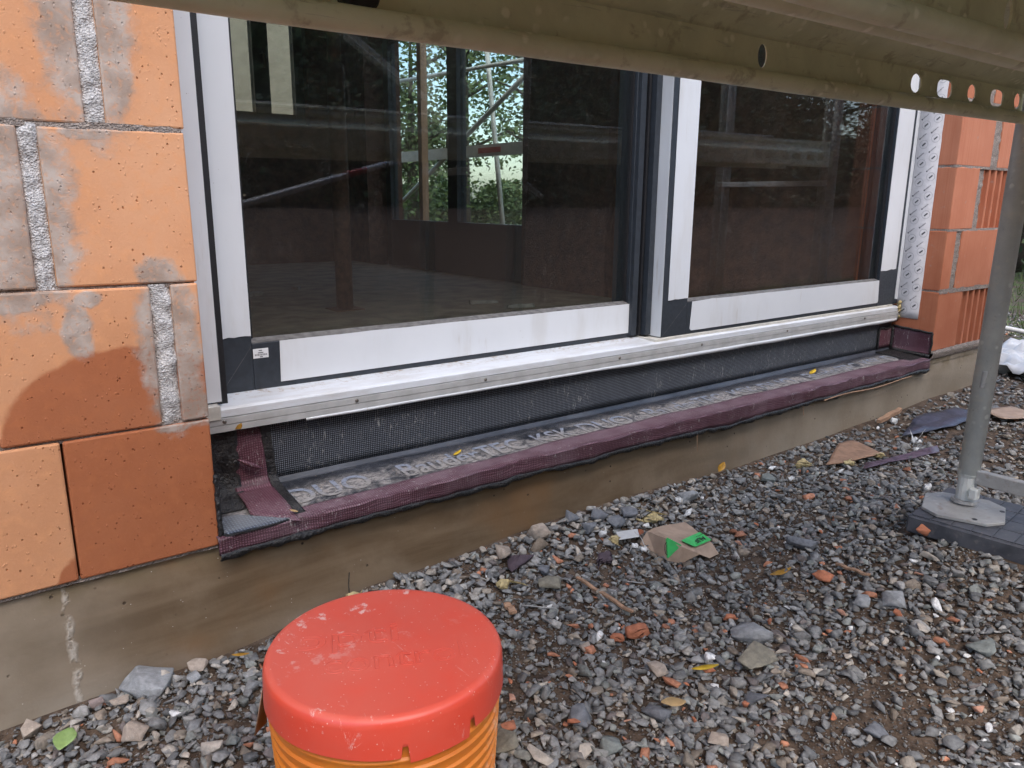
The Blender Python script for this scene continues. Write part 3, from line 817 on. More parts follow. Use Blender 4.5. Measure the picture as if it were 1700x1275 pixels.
# ------------------------------------------------------------------ printed tape on the reveal
tp = thing('sealing_tape', 'white printed sealing tape with grey circles on the right reveal', 'tape', (0, 0, 0))
v = []; n = 60
for a in range(n + 1):
    z = -.462 + (1.45 + .462) * a / n
    v += [(3.2345, .1655, z), (3.2343 + .0008 * mnoise.noise(Vector((z * 9, 1, 0))), .115, z), (3.2345, .072 + .0022 * mnoise.noise(Vector((z * 20, 4, 0))), z)]
f = []
for a in range(n):
    for k in (0, 1): f.append((3 * a + k, 3 * a + 3 + k, 3 * a + 4 + k, 3 * a + 1 + k))
link('band', mesh_np('band', v, f, 'tape'), tp, solid=.001)
wt = text_mesh('WÜRTH', .03)
ux, uz = Vector((0, -math.cos(.72), math.sin(.72))), Vector((0, -math.sin(.72) * -1 * -1, math.cos(.72)))
uz = Vector((0, math.sin(.72), math.cos(.72)))
def ring(cy, cz, r, th, x=3.2332, n=24):
    m = MB()
    for k in range(n):
        t = 2 * math.pi * k / n
        for rr in (r - th, r): m.v.append((x, cy + rr * math.cos(t), cz + rr * math.sin(t)))
    for k in range(n):
        j = (k + 1) % n; m.f.append((2 * k, 2 * j, 2 * j + 1, 2 * k + 1))
    return m
TXT0 = np.zeros(len(wt.vertices) * 3, np.float32); wt.vertices.foreach_get('co', TXT0)
for k in range(26):
    z = -.43 + k * .0735
    for cy, dz in ((.137, 0), (.094, .022)):
        if z + dz > 1.4: continue
        ring(cy, z + dz, .0165, .0011).build('ring_print', 'ink_light', tp)
        MB().slab([(0, 0)], 0, 0) if False else None
        m = MB(); c = Vector((3.2331, cy, z + dz)); a = ux * .008; b = uz * .0028
        m.v = [tuple(c - a - b), tuple(c + a - b), tuple(c + a + b), tuple(c - a + b)]; m.f = [(0, 1, 2, 3)]
        m.build('ring_mark', 'ink', tp)
        if k >= 0:
            me = wt.copy(); me.vertices.foreach_set('co', TXT0)
            place_text('word_print', '', 'ink', tp, Vector((3.2331, cy + .014, z + dz + .022)), ux, uz, .026, .0050, me=me)
            m = MB(); c = Vector((3.2331, cy + .018, z + dz + .0215)); a = ux * .0028; b = uz * .0028
            m.v = [tuple(c - a - b), tuple(c + a - b), tuple(c + a + b), tuple(c - a + b)]; m.f = [(0, 1, 2, 3)]
            m.build('logo_print', 'ink', tp)
# squeezed foam at the foot of the tape
m = MB(); pts = []
for k in range(14):
    t = k / 13; pts.append((3.224 + .004 * math.sin(k * 2.1), .150 + .004 * math.cos(k * 1.7), -.468 + .075 * t))
m.tube(pts, [.005 + .003 * abs(math.sin(k * 1.9)) for k in range(14)], 8)
m.build('foam_bead', 'foam', tp, smooth=True)

# ------------------------------------------------------------------ sealing membrane below the door
mem = thing('sealing_membrane', 'black and purple mesh sealing membrane draped over the sill ledge', 'membrane')
def ledge_z(x, y):
    base = -.603 - .014 * (1 - y / .17) - .009 * float(1 - sm((x - .4) / .8)) * (1 - y / .17)
    return base + .0016 * mnoise.noise(Vector((x * 9, y * 14, 0)))
def sheet(name, mat, xs, rowf, parent=mem, solid=.0012, smooth=True):
    v = []; rows = None
    for x in xs:
        r = rowf(x); rows = len(r); v += r
    f = [(a * rows + b, (a + 1) * rows + b, (a + 1) * rows + b + 1, a * rows + b + 1) for a in range(len(xs) - 1) for b in range(rows - 1)]
    return link(name, mesh_np(name, v, f, mat, smooth=smooth), parent, solid=solid)
lin = lambda a, b, n: [a + (b - a) * i / n for i in range(n + 1)]
N = lambda *p: mnoise.noise(Vector(p))
sheet('back_sheet', 'black_sheet', lin(.40, 3.228, 220), lambda x: [(x, .1745 + .002 * N(x * 5, 0, z * 8), z) for z in lin(-.466, -.590, 6)] + [(x, .168, -.600), (x, .158, -.6045)])
sheet('mesh_panel', 'weave', lin(.5325, 3.12, 200), lambda x: [(x, .1725 + .0018 * N(x * 5, 0, z * 8) - .0006, z) for z in lin(-.4655, -.598 + .006 * float(sm((x - .55) / 1.2)) + .001 * N(x * 40, 1, 1), 6)])
sheet('ledge_sheet', 'ledge', lin(.40, 3.232, 260), lambda x: [(x, y, ledge_z(x, y)) for y in lin(.170, -.004, 12)])
def lipx(x): return .008 * N(x * 5, 3, 1) + .0045 * N(x * 19, 3, 1)
def lip_rows(x):
    inner = .034 + .018 * float(sm((x - .6) / 1.0)) + .007 * N(x * 5, 7, 0)
    if x < .525: inner = .018
    bulge = lipx(x) - .004 * float(np.exp(-((x - 1.42) / .04) ** 2)) - .008 * float(np.exp(-((x - 2.35) / .03) ** 2))
    rows = [(x, y, ledge_z(x, max(y, 0)) + .0028 + (.003 * (1 - y / inner)) * .6) for y in lin(inner, .006, 5)]
    zt = ledge_z(x, 0) + .0025 + .0045 * N(x * 11, 1, 5) + .002 * N(x * 31, 1, 5)
    bot = -.655 - .008 * N(x * 5, 2, 2) - .004 * N(x * 17, 2, 2) - .010 * float(np.exp(-((x - 2.0) / .35) ** 2))
    rows += [(x, -.0105 + bulge * .6, zt + .0004), (x, -.0122 + bulge * .8, zt - .0020)]
    rows += [(x, -.0115 + bulge * (1 - t) + (.0035 * N(x * 14, t * 3, 9) + .0016 * N(x * 45, t * 9, 2)) * min(1, t * 2), zt - .0020 + (bot - zt + .0020) * t) for t in (.2, .45, .7, 1.0)]
    return rows
smooth_angle(sheet('lip_tape', 'purple', lin(.372, 3.205, 420), lip_rows, solid=.0015), 38)
def edge_rows(x):
    r = lip_rows(x)[-1]; j = .006 * N(x * 38, 4, 4) + .006 * N(x * 9, 6, 4)
    return [(x, r[1] + .003, r[2] + .006), (x, r[1] - .003, r[2] - .001), (x, r[1] - .002 + .5 * j, r[2] - .008 + j), (x, r[1] + .008, r[2] - .011 + j)]
sheet('butyl_edge', 'bitumen', lin(.374, 3.203, 420), edge_rows, solid=.002)
# lettering on the ledge
def ledge_text(name, s, x0, wd, y0=.050, h=.068):
    o = place_text(name, s, 'print', mem, (x0, y0, 0), (1, 0, 0), (0, 1, 0), wd, h, .012)
    for vv in o.data.vertices: vv.co.z = ledge_z(vv.co.x, vv.co.y) + .0026
    return o
for k in range(4):
    o0 = .548 + k * .83
    ledge_text('lettering', 'DUO', o0, .186)
    if o0 + .28 < 2.6:
        ledge_text('lettering', 'BauderTEC', o0 + .268, .355)
        ledge_text('lettering', 'KSK', o0 + .668, .130)
# left corner: upright purple tape running on to the ledge, black putty, ribbed patch
def corner_rows(x, x0=.452, x1=.527):
    t = (x - x0) / (x1 - x0); rows = []
    for z in lin(-.466, -.580, 8): rows.append((x + .009 * (-.466 - z) / .114 - .002, .168 + .003 * N(x * 20, 0, z * 12), z))
    ye = .048 - .075 * t
    for k, (yy, zz) in enumerate(((.160, -.594), (.148, -.602))): rows.append((x + .008, yy, zz))
    for k in range(1, 9):
        u = k / 8; y = .148 + (ye - .148) * u
        rows.append((x + .008 - .006 * u, y, ledge_z(x, max(y, 0)) + .0055 + .004 * math.sin(u * 3)))
    return rows
sheet('corner_tape', 'purple_v', lin(.452, .527, 14), corner_rows, solid=.0015)
sheet('corner_putty', 'bitumen', lin(.392, .475, 16), lambda x: [(x, .166 + .006 * N(x * 40, 1, z * 40), z) for z in lin(-.464, -.585, 10)] + [(x, .158, -.598), (x, .135, ledge_z(x, .135) + .003), (x, .08, ledge_z(x, .08) + .004)])
sheet('corner_putty', 'bitumen', lin(.524, .545, 6), lambda x: [(x + .01 * (-.466 - z) / .114, .1680 + .003 * N(x * 60, 1, z * 50), z) for z in lin(-.466, -.585, 14)] + [(x + .011, .155, -.599), (x + .011, .12, ledge_z(x, .12) + .004), (x + .010, .07, ledge_z(x, .07) + .005), (x + .008, .01, ledge_z(x, .01) + .005)])
# wrinkle in the corner tape
MB().tube([(.470 + .05 * t, .158 - .006 * math.sin(t * 3.1), -.532 - .030 * t) for t in lin(0, 1, 8)], [.0015 + .0042 * math.sin(math.pi * t) for t in lin(0, 1, 8)], 8).build('crease', 'purple_v', mem, smooth=True)
pch = MB(); poly = [(.384, .060), (.43, .055), (.50, .004), (.515, -.006), (.47, -.010), (.405, -.012), (.390, -.008), (.384, .004)]
nn = len(poly)
for dz in (.0075, .0092):
    for x, y in poly: pch.v.append((x, y, ledge_z(x, max(y, 0)) + dz))
for j in range(nn): pch.f.append((j, (j + 1) % nn, nn + (j + 1) % nn, nn + j))
pch.f.append(tuple(range(nn))[::-1]); pch.f.append(tuple(range(nn, 2 * nn)))
pch.build('ribbed_patch', 'blue_rib', mem)
bp = MB(); poly2 = [(x + (x - .44) * .06, y + (y - .02) * .10) for x, y in poly]
for dz in (.0045, .007):
    for x, y in poly2: bp.v.append((x, y, ledge_z(x, max(y, 0)) + dz))
for j in range(nn): bp.f.append((j, (j + 1) % nn, nn + (j + 1) % nn, nn + j))
bp.f.append(tuple(range(nn))[::-1]); bp.f.append(tuple(range(nn, 2 * nn)))
bp.build('patch_backing', 'bitumen', mem)
# putty bead up the brick edge
MB().tube([(.3805 + .003 * N(z * 60, 0, 3), .001 + .004 * N(z * 80, 1, 3), z) for t, z in ((i / 24, -.628 + .128 * i / 24) for i in range(25))], [.005 + .003 * N(i * .9, 5, 5) for i in range(25)], 8).build('putty_bead', 'bitumen', mem, smooth=True)
# right corner upturn
sheet('end_upturn', 'purple_v', lin(.008, .170, 12), lambda y: [(3.2338 - .003 * max(0, N(y * 20, 1, z * 20)), y, z) for z in lin(-.500 - .012 * (1 - y / .17), -.590, 5)] + [(3.226, y, -.600)], solid=.0015)
sheet('end_upturn_back', 'purple_v', lin(3.12, 3.228, 8), lambda x: [(x, .1685, z) for z in lin(-.508, -.588, 5)], solid=.0015)
def bead(pts, r=.005, name='butyl_bead'):
    MB().tube(pts, r, 8).build(name, 'bitumen', mem, smooth=True)
bead([(3.2315, .170 - .165 * t, -.499 - .012 * t + .001 * math.sin(t * 20)) for t in lin(0, 1, 14)], .0045)
bead([(3.2315, .004 + .002 * math.sin(t * 9), -.512 - .08 * t) for t in lin(0, 1, 10)], .0045)
bead([(3.12 + .11 * t, .1665, -.506 + .003 * math.sin(t * 9)) for t in lin(0, 1, 8)], .004)
bead([(3.118, .1665, -.506 - .085 * t) for t in lin(0, 1, 8)], .004)
bead([(3.224, .1640, -.506 - .085 * t) for t in lin(0, 1, 8)], .006)
bead([(3.226, .165 - .16 * t, -.598 - .008 * t) for t in lin(0, 1, 10)], .008)
sheet('end_patch', 'bitumen', lin(3.10, 3.225, 8), lambda x: [(x, y, ledge_z(x, y) + .004) for y in lin(.165, .01, 8)])

# litter on the ledge and strip
def leaf(name, mat, label, c, L, W, rot, tilt=.2, curl=.25, cat='leaf', lobes=False):
    m = MB(); n = 7; cz = math.cos(rot); szn = math.sin(rot)
    for i in range(n):
        t = i / (n - 1); wd = W * math.sin(math.pi * min(max(t, .03), .97)) ** .8
        if lobes: wd *= 1 + .5 * math.sin(t * 9)
        for k, s_ in enumerate((-1, 0, 1)):
            x = (t - .5) * L; y = s_ * wd / 2
            z = curl * abs(s_) * wd * .5 + curl * L * .25 * (2 * t - 1) ** 2 + tilt * x + .0015
            m.v.append((c[0] + x * cz - y * szn, c[1] + x * szn + y * cz, c[2] + z))
    for i in range(n - 1):
        for k in (0, 1): a = i * 3 + k; m.f.append((a, a + 3, a + 4, a + 1))
    o = m.build(name, mat, None, smooth=True, solid=.0006)
    return tag(o, label, cat)
leaf('fallen_leaf', 'leaf_yellow', 'small yellow leaf lying on the membrane lettering', (.985, .105, ledge_z(.985, .105) + .002), .030, .011, .3)
leaf('fallen_leaf', 'leaf_tan', 'curled tan leaf at the tip of the corner tape', (.527, .006, ledge_z(.52, .01) + .012), .016, .009, 2.6, .3, .5)
leaf('fallen_leaf', 'leaf_yellow', 'greenish yellow leaf at the far end of the ledge', (2.55, .11, ledge_z(2.55, .11) + .002), .05, .02, .2)
m = MB(); c0 = Vector((.474, .1455, -.4575))
m.v = [tuple(c0 + Vector(p)) for p in ((-.008, 0, -.004), (-.002, 0, .0045), (.0065, 0, .0075), (.007, -.001, .0), (.004, -.001, -.005))]; m.f = [(0, 1, 2, 3, 4)]
tag(m.build('fallen_leaf', 'amber_leaf', None, solid=.0006), 'tiny amber leaf stuck to the grey sill strip', 'leaf')

# ------------------------------------------------------------------ orange bucket
BX, BY = .3965, -.6245
ZL = -.5425
gb = float(gz(BX, BY))
bk = thing('plastic_bucket', 'orange ribbed plastic bucket closed with a scuffed red lid', 'bucket')
RL = .1465
lid_prof = [(.02, ZL - .0013), (.06, ZL - .0012), (RL - .016, ZL - .0005), (RL - .011, ZL + .0006), (RL - .007, ZL + .0006), (RL - .003, ZL - .0012), (RL - .0006, ZL - .005), (RL + .0008, ZL - .011), (RL + .0015, ZL - .034), (RL + .002, ZL - .047)]
n = 360; lm = MB(); lm.lathe(lid_prof, n, BX, BY); lm.f.append(tuple(range(n)))
# skirt edge with a pull tab and notches towards the camera
def skirt(t):
    a = math.degrees(t) % 360
    if 252 <= a <= 281: return -.0080
    if 248.5 <= a < 252 or 281 < a <= 284: return +.017
    return 0.0
k0 = len(lm.v) - n
for j in range(n):
    t = 2 * math.pi * j / n; x, y, z = lm.v[k0 + j]
    lm.v[k0 + j] = (x, y, z + skirt(t) + .0008 * math.sin(t * 7))
lid = lm.build('lid', 'lid', bk, smooth=True)
smooth_angle(lid, 40)
def lid_text(s, cx, cy, wd, h, rot):
    me = text_mesh(s, 0.0, .008)
    o = place_text('embossed_lettering', s, 'lid', lid, (cx, cy, ZL - .0010), (math.cos(rot), math.sin(rot), 0), (-math.sin(rot), math.cos(rot), 0), wd, h, me=me)
    return o
fr = Vector((.591, .772)).normalized(); rt = Vector((fr.y, -fr.x)); base_rot = math.atan2(rt.y, rt.x)
def lp(u, v_): return (BX + rt.x * u + fr.x * v_, BY + rt.y * u + fr.y * v_)
a_ = base_rot + .22
p = lp(-.112, -.030); lid_text('opti', p[0], p[1], .135, .056, a_)
p = lp(-.062, -.062); lid_text('control', p[0], p[1], .170, .040, a_)
prof = []
z = ZL - .036; prof.append((RL - .004, z))
rb = RL - .0045
zz = ZL - .052
while zz > gb + .004:
    prof += [(rb, zz), (rb + .0030, zz - .0022), (rb + .0030, zz - .0042), (rb - .0005, zz - .0068), (rb - .0008, zz - .0135)]
    zz -= .0165; rb -= .0009
prof += [(rb, gb + .002), (rb - .004, gb), (0.0001, gb)]
body = MB().lathe(prof, 128, BX, BY).build('bucket_body', 'bucket', bk, smooth=True)
smooth_angle(body, 50)
# loose label flap behind the left side
m = MB(); ang = math.radians(152)
for i in range(6):
    for k in range(2):
        a = ang + (i - 3) * .05; r = RL + .004 + .010 * k * abs(i - 2) * .4
        m.v.append((BX + r * math.cos(a), BY + r * math.sin(a), ZL - .045 - .055 * k))
for i in range(5): m.f.append((2 * i, 2 * i + 2, 2 * i + 3, 2 * i + 1))
m.build('label_flap', 'paper', bk, smooth=True, solid=.0008)

# ------------------------------------------------------------------ scaffold
def perf_web(x0, x1, z0, z1, y, holes):
    """upright plate with rounded holes; holes are (xc, zc, half width, half height)"""
    m = MB(); cur = x0
    def quad(a, b):
        i = len(m.v); m.v += [(a, y, z0), (b, y, z0), (b, y, z1), (a, y, z1)]; m.f.append((i, i + 1, i + 2, i + 3))
    for xc, zc, hw, hh in sorted(holes):
        a, b = xc - hw - .01, xc + hw + .01
        quad(cur, a); cur = b
        K = 24; i = len(m.v)
        for k in range(K):
            t = 2 * math.pi * k / K; ct, st_ = math.cos(t), math.sin(t)
            e = .62 if hw > hh * 1.3 else 1.0
            m.v.append((xc + hw * math.copysign(abs(ct) ** e, ct), y, zc + hh * math.copysign(abs(st_) ** e, st_)))
        for k in range(K):
            t = 2 * math.pi * k / K; ct, st_ = math.cos(t), math.sin(t); q = max(abs(ct), abs(st_))
            m.v.append(((a + b) / 2 + (b - a) / 2 * ct / q, y, (z0 + z1) / 2 + (z1 - z0) / 2 * st_ / q))
        for k in range(K):
            j = (k + 1) % K; m.f.append((i + k, i + K + k, i + K + j, i + j))
    quad(cur, x1)
    bm_v = m
    return m
def make_deck(name, label, x0, L, y_in, holes, plug=None):
    d = thing(name, label, 'scaffold deck', (x0, y_in, .1545 + .0105 * x0), 'steel scaffold decks above the gravel')
    d.rotation_euler = (0, -math.atan(.0105), 0)
    W = .318
    lipf = [(.0062, .0085)] + [(-.0085 + .0130 * math.cos(math.radians(a)), .0118 + .0122 * math.sin(math.radians(a))) for a in range(-15, -331, -21)]
    fold = [(.0055, .0715), (.001, .078), (-.010, .0835), (-.018, .0875), (-.026, .094), (-.036, .107), (-.038, .113), (-.036, .118), (-.030, .121), (-.030, .1325)]
    def strip(nm, prof, mir=False):
        m = MB(); nseg = 40
        for a in range(nseg + 1):
            x = L * a / nseg
            for y, z in prof: m.v.append((x, (-W - y) if mir else y, z + .0012 * mnoise.noise(Vector((x * 4, y * 30, x0)))))
        k = len(prof)
        for a in range(nseg):
            for b in range(k - 1): m.f.append((a * k + b, (a + 1) * k + b, (a + 1) * k + b + 1, a * k + b + 1))
        o = m.build(nm, 'deck', d, smooth=True, solid=.0018)
        return smooth_angle(o, 50)
    for mir in (False, True):
        strip('bottom_lip', lipf, mir); strip('upper_fold', fold, mir)
        wb = perf_web(0, L, .007, .072, .0055, holes)
        if mir: wb.v = [(x, -W - y, z) for x, y, z in wb.v]
        wb.build('web', 'deck', d, solid=.0022)
    box_part('tread', 'deck', d, (0, L, -W + .029, -.029, .1325, .1365))
    # raised dimples on the underside of the tread
    for k in range(int(L / .105)):
        for q, yy in enumerate((-.075, -.155, -.235)):
            x = .06 + k * .105 + (.05 if q % 2 else 0)
            if x > L - .04: continue
            MB().lathe([(.014, .1324), (.0125, .1285), (.0085, .1275), (.0060, .1300)], 12, x, yy).build('dimple', 'deck', d, smooth=True)
    for xx in (L - .006,):
        box_part('end_plate', 'deck', d, (xx, xx + .004, -W + .03, -.03, .03, .1315))
    if plug:
        MB().tube([(plug, .0035, .0375), (plug, -.012, .0375), (plug, -.0145, .0375)], [.0205, .0205, .0180], 24).build('plug', 'rubber', d)
    return d
DX0 = -.075
holes0 = [(x - DX0, .0475 if hw < .03 else .0465, hw, .0165) for x, hw in ((1.035, .011), (1.507, .0195), (1.622, .031), (1.740, .0185), (1.861, .031), (1.968, .016))]
make_deck('scaffold_deck', 'perforated steel scaffold deck crossing the top of the view', DX0, 2.075, -.660, holes0, .372 - DX0)
make_deck('scaffold_deck', 'outer steel scaffold deck overhead, away from the house wall', .43, 1.57, -.990, [(h[0] - .505, h[1], h[2], h[3]) for h in holes0])  # out of view; left end cut short to let more light underneath
make_deck('scaffold_deck', 'steel scaffold deck of the next bay mirrored in the glass', 2.035, 2.07, -.660, [(x, .0475, .018 if i % 2 else .031, .0165) for i, x in enumerate((.3, .42, .54, .66, 1.45, 1.57, 1.69, 1.81, 1.93))])

PXX, PYY = 1.996, -.662
def frame(name, label, x, foot, bracket=False, y1=-1.38):
    s = thing(name, label, 'scaffold', (x, PYY, foot), 'scaffold frames')
    L = 2.6
    for nm, y in (('standard', 0), ('standard', y1 - PYY)):
        MB().tube([(0, y, .075), (0, y, L)], .0242, 24).build(nm, 'tube', s, smooth=True)
        MB().tube([(0, y, .012), (0, y, .070), (0, y, .078)], [.0215, .0215, .026], 16).build('spigot', 'tube', s)
        jk = MB().tube([(0, y, .004), (0, y, .012), (0, y, .0125)], [.030, .029, .021], 16).build('collar', 'plate', s)
    # transverse flat bar near the foot, deck transom above
    bm_ = MB().box(-.012, .012, y1 - PYY, -.02, .058, .092); bm_.build('transverse_bar', 'plate', s, bevel=.002)
    MB().box(-.025, .025, y1 - PYY, 0, .845, .875).build('transom', 'tube', s, bevel=.003)
    # locking claw on the standard's foot
    MB().box(-.030, -.006, -.036, -.016, .022, .050).build('claw', 'tube', s, bevel=.003)
    wr = MB().tube([(-.0248, -.006, .30), (-.0252, -.008, .34)], .006, 8).build('weld_mark', 'plate', s)
    if bracket:
        m = MB(); m.v = [(-.04, 0, .62), (.05, 0, .62), (.05, 0, .56), (.0, 0, .50), (-.04, 0, .54), (-.04, .02, .62), (.05, .02, .62), (.05, .02, .56), (.0, .02, .50), (-.04, .02, .54)]
        m.f = [(0, 1, 2, 3, 4), (9, 8, 7, 6, 5)] + [(j, (j + 1) % 5, 5 + (j + 1) % 5, 5 + j) for j in range(5)]
        m.build('bracket', 'plate', s)
    return s
frame('scaffold_upright', 'grey zinc scaffold frame standing on the black pad near the brick pier', PXX, -.728).rotation_euler = (0, .034, 0)
frame('scaffold_upright', 'zinc scaffold frame mirrored in the right window pane', 4.11, float(gz(4.1, -.66)) + .05, True)
frame('scaffold_upright', 'zinc scaffold frame standing behind the camera position on the gravel', -.085, float(gz(-.1, -.66)) + .05)
for px_ in (PXX,):
    hw = .088; c = .036
    poly = [(-hw, -hw + c), (-hw + c, -hw), (hw - c, -hw), (hw, -hw + c), (hw, hw - c), (hw - c, hw), (-hw + c, hw), (-hw, hw - c)]
    rot = .35
    poly = [(PXX - .030 + x * math.cos(rot) - y * math.sin(rot), PYY - .012 + x * math.sin(rot) + y * math.cos(rot)) for x, y in poly]
    bpz = thing('base_plate', 'pale octagonal zinc base plate under the scaffold pole', 'base plate')
    MB().slab(poly, -.7355, -.7275).build('plate', 'plate', bpz, bevel=.001)
    for dx, dy in ((-.06, -.05), (.045, -.07)):
        MB().tube([(PXX - .03 + dx, PYY - .012 + dy, -.7273), (PXX - .03 + dx, PYY - .012 + dy, -.7268)], .006, 10).build('bolt_hole', 'gasket', bpz)
    pd = thing('rubber_pad', 'black ribbed rubber pad lying under the scaffold base plate', 'pad')
    rp = .10
    def R2(x, y): return (PXX - .01 + x * math.cos(rp) - y * math.sin(rp), PYY - .10 + x * math.sin(rp) + y * math.cos(rp))
    g0 = float(gz(PXX, PYY - .1)) - .01
    MB().slab([R2(-.135, -.32), R2(.145, -.32), R2(.145, .175), R2(-.135, .175)], g0, -.7395).build('pad_body', 'pad', pd, bevel=.004)
    nrow, ncol = 11, 4
    for i in range(nrow):
        for j in range(ncol):
            y0 = -.312 + i * .0437; x0 = -.129 + j * .067
            MB().slab([R2(x0, y0), R2(x0 + .0645, y0), R2(x0 + .0645, y0 + .0415), R2(x0, y0 + .0415)], -.7396, -.7366).build('tread_block', 'pad', pd, bevel=.0008)

# braces and guard rails on the outer side, seen mirrored in the panes
def pipe(name, label, a, b, r, mat, cat='scaffold tube', red=None):
    t = thing(name, label, cat, a); a = Vector(a); b = Vector(b)
    MB().tube([(0, 0, 0), tuple(b - a)], r, 14).build('tube', mat, t, smooth=True)
    for q, mt in ((red, 'tube_red'),):
        if q: MB().tube([tuple((b - a) * q[0]), tuple((b - a) * q[1])], r + .001, 14).build('band', mt, t, smooth=True)
    return t
YO = -1.405
pipe('diagonal_brace', 'pale diagonal scaffold brace with a red band mirrored in the glass', (.55, YO, -.178), (2.35, YO, .315), .0135, 'tube_blue', red=(.585, .635))
pipe('diagonal_brace', 'steep scaffold brace mirrored high in the left pane', (1.35, YO, .89), (2.75, YO, .02), .0135, 'tube')
pipe('guard_rail', 'thin horizontal guard rail mirrored as a line across the panes', (-.57, YO, .375), (4.6, YO, .43), .005, 'tube')

# ------------------------------------------------------------------ gravel
def hull(npts, flat, seed, bevel=0.0, cuts=0):
    r = np.random.default_rng(seed)
    p = r.normal(size=(npts, 3)); p /= np.linalg.norm(p, axis=1)[:, None]
    p *= (r.uniform(.75, 1.0, (npts, 1))); p *= np.array([1, r.uniform(.6, .95), flat * r.uniform(.8, 1.2)])
    bm = bmesh.new()
    for q in p: bm.verts.new(q)
    res = bmesh.ops.convex_hull(bm, input=bm.verts[:])
    bmesh.ops.delete(bm, geom=[g for g in res['geom_interior'] if isinstance(g, bmesh.types.BMVert)], context='VERTS')
    if bevel: bmesh.ops.bevel(bm, geom=bm.edges[:], offset=bevel, segments=1, affect='EDGES')
    bmesh.ops.triangulate(bm, faces=bm.faces[:])
    if cuts:
        bmesh.ops.subdivide_edges(bm, edges=bm.edges[:], cuts=cuts, use_grid_fill=True)
        for v in bm.verts:
            d = mnoise.noise(v.co * 3.1 + Vector((seed, 0, 0))) * .05 + mnoise.noise(v.co * 8 + Vector((seed, 0, 0))) * .022
            v.co += v.co.normalized() * d
    bmesh.ops.recalc_face_normals(bm, faces=bm.faces[:])
    bm.verts.ensure_lookup_table(); bm.verts.index_update()
    V = np.array([v.co[:] for v in bm.verts], np.float32); F = np.array([[v.index for v in f.verts] for f in bm.faces], np.int32)
    bm.free()
    return V, F
LIB_S = [hull(9, .6, 100 + i) for i in range(16)]
LIB_M = [hull(11, .5, 200 + i, .035) for i in range(30)]
CAMP = np.array([0, -1.4, 0.]); 
Rm = np.array([[0.7948992, -0.60669508, 0.00750588], [-0.13527722, -0.18927414, -0.97256124], [0.59146879, 0.77207278, -0.23252589]])
def rots(n, tilt):
    a = rng.uniform(0, 2 * np.pi, n); tx = rng.normal(0, tilt, n); ty = rng.normal(0, tilt, n)
    ca, sa = np.cos(a), np.sin(a); o = np.zeros(n); l = np.ones(n)
    Rz = np.stack([np.stack([ca, -sa, o], 1), np.stack([sa, ca, o], 1), np.stack([o, o, l], 1)], 1)
    Rx = np.stack([np.stack([l, o, o], 1), np.stack([o, np.cos(tx), -np.sin(tx)], 1), np.stack([o, np.sin(tx), np.cos(tx)], 1)], 1)
    Ry = np.stack([np.stack([np.cos(ty), o, np.sin(ty)], 1), np.stack([o, l, o], 1), np.stack([-np.sin(ty), o, np.cos(ty)], 1)], 1)
    return Ry @ Rx @ Rz
PAL = np.array([(.150, .150, .146), (.190, .187, .178), (.235, .225, .208), (.115, .115, .112), (.175, .172, .160), (.235, .200, .158), (.185, .150, .115), (.33, .295, .245), (.125, .105, .096), (.19, .195, .175)])
PALE = np.array([(.30, .285, .26), (.36, .33, .285), (.25, .24, .225), (.40, .35, .29), (.22, .215, .205)])
PW = np.array([.2, .2, .11, .12, .12, .08, .06, .035, .05, .085])
SV, SF, SC_ = [], [], []
voff = 0
STONE_XY = []
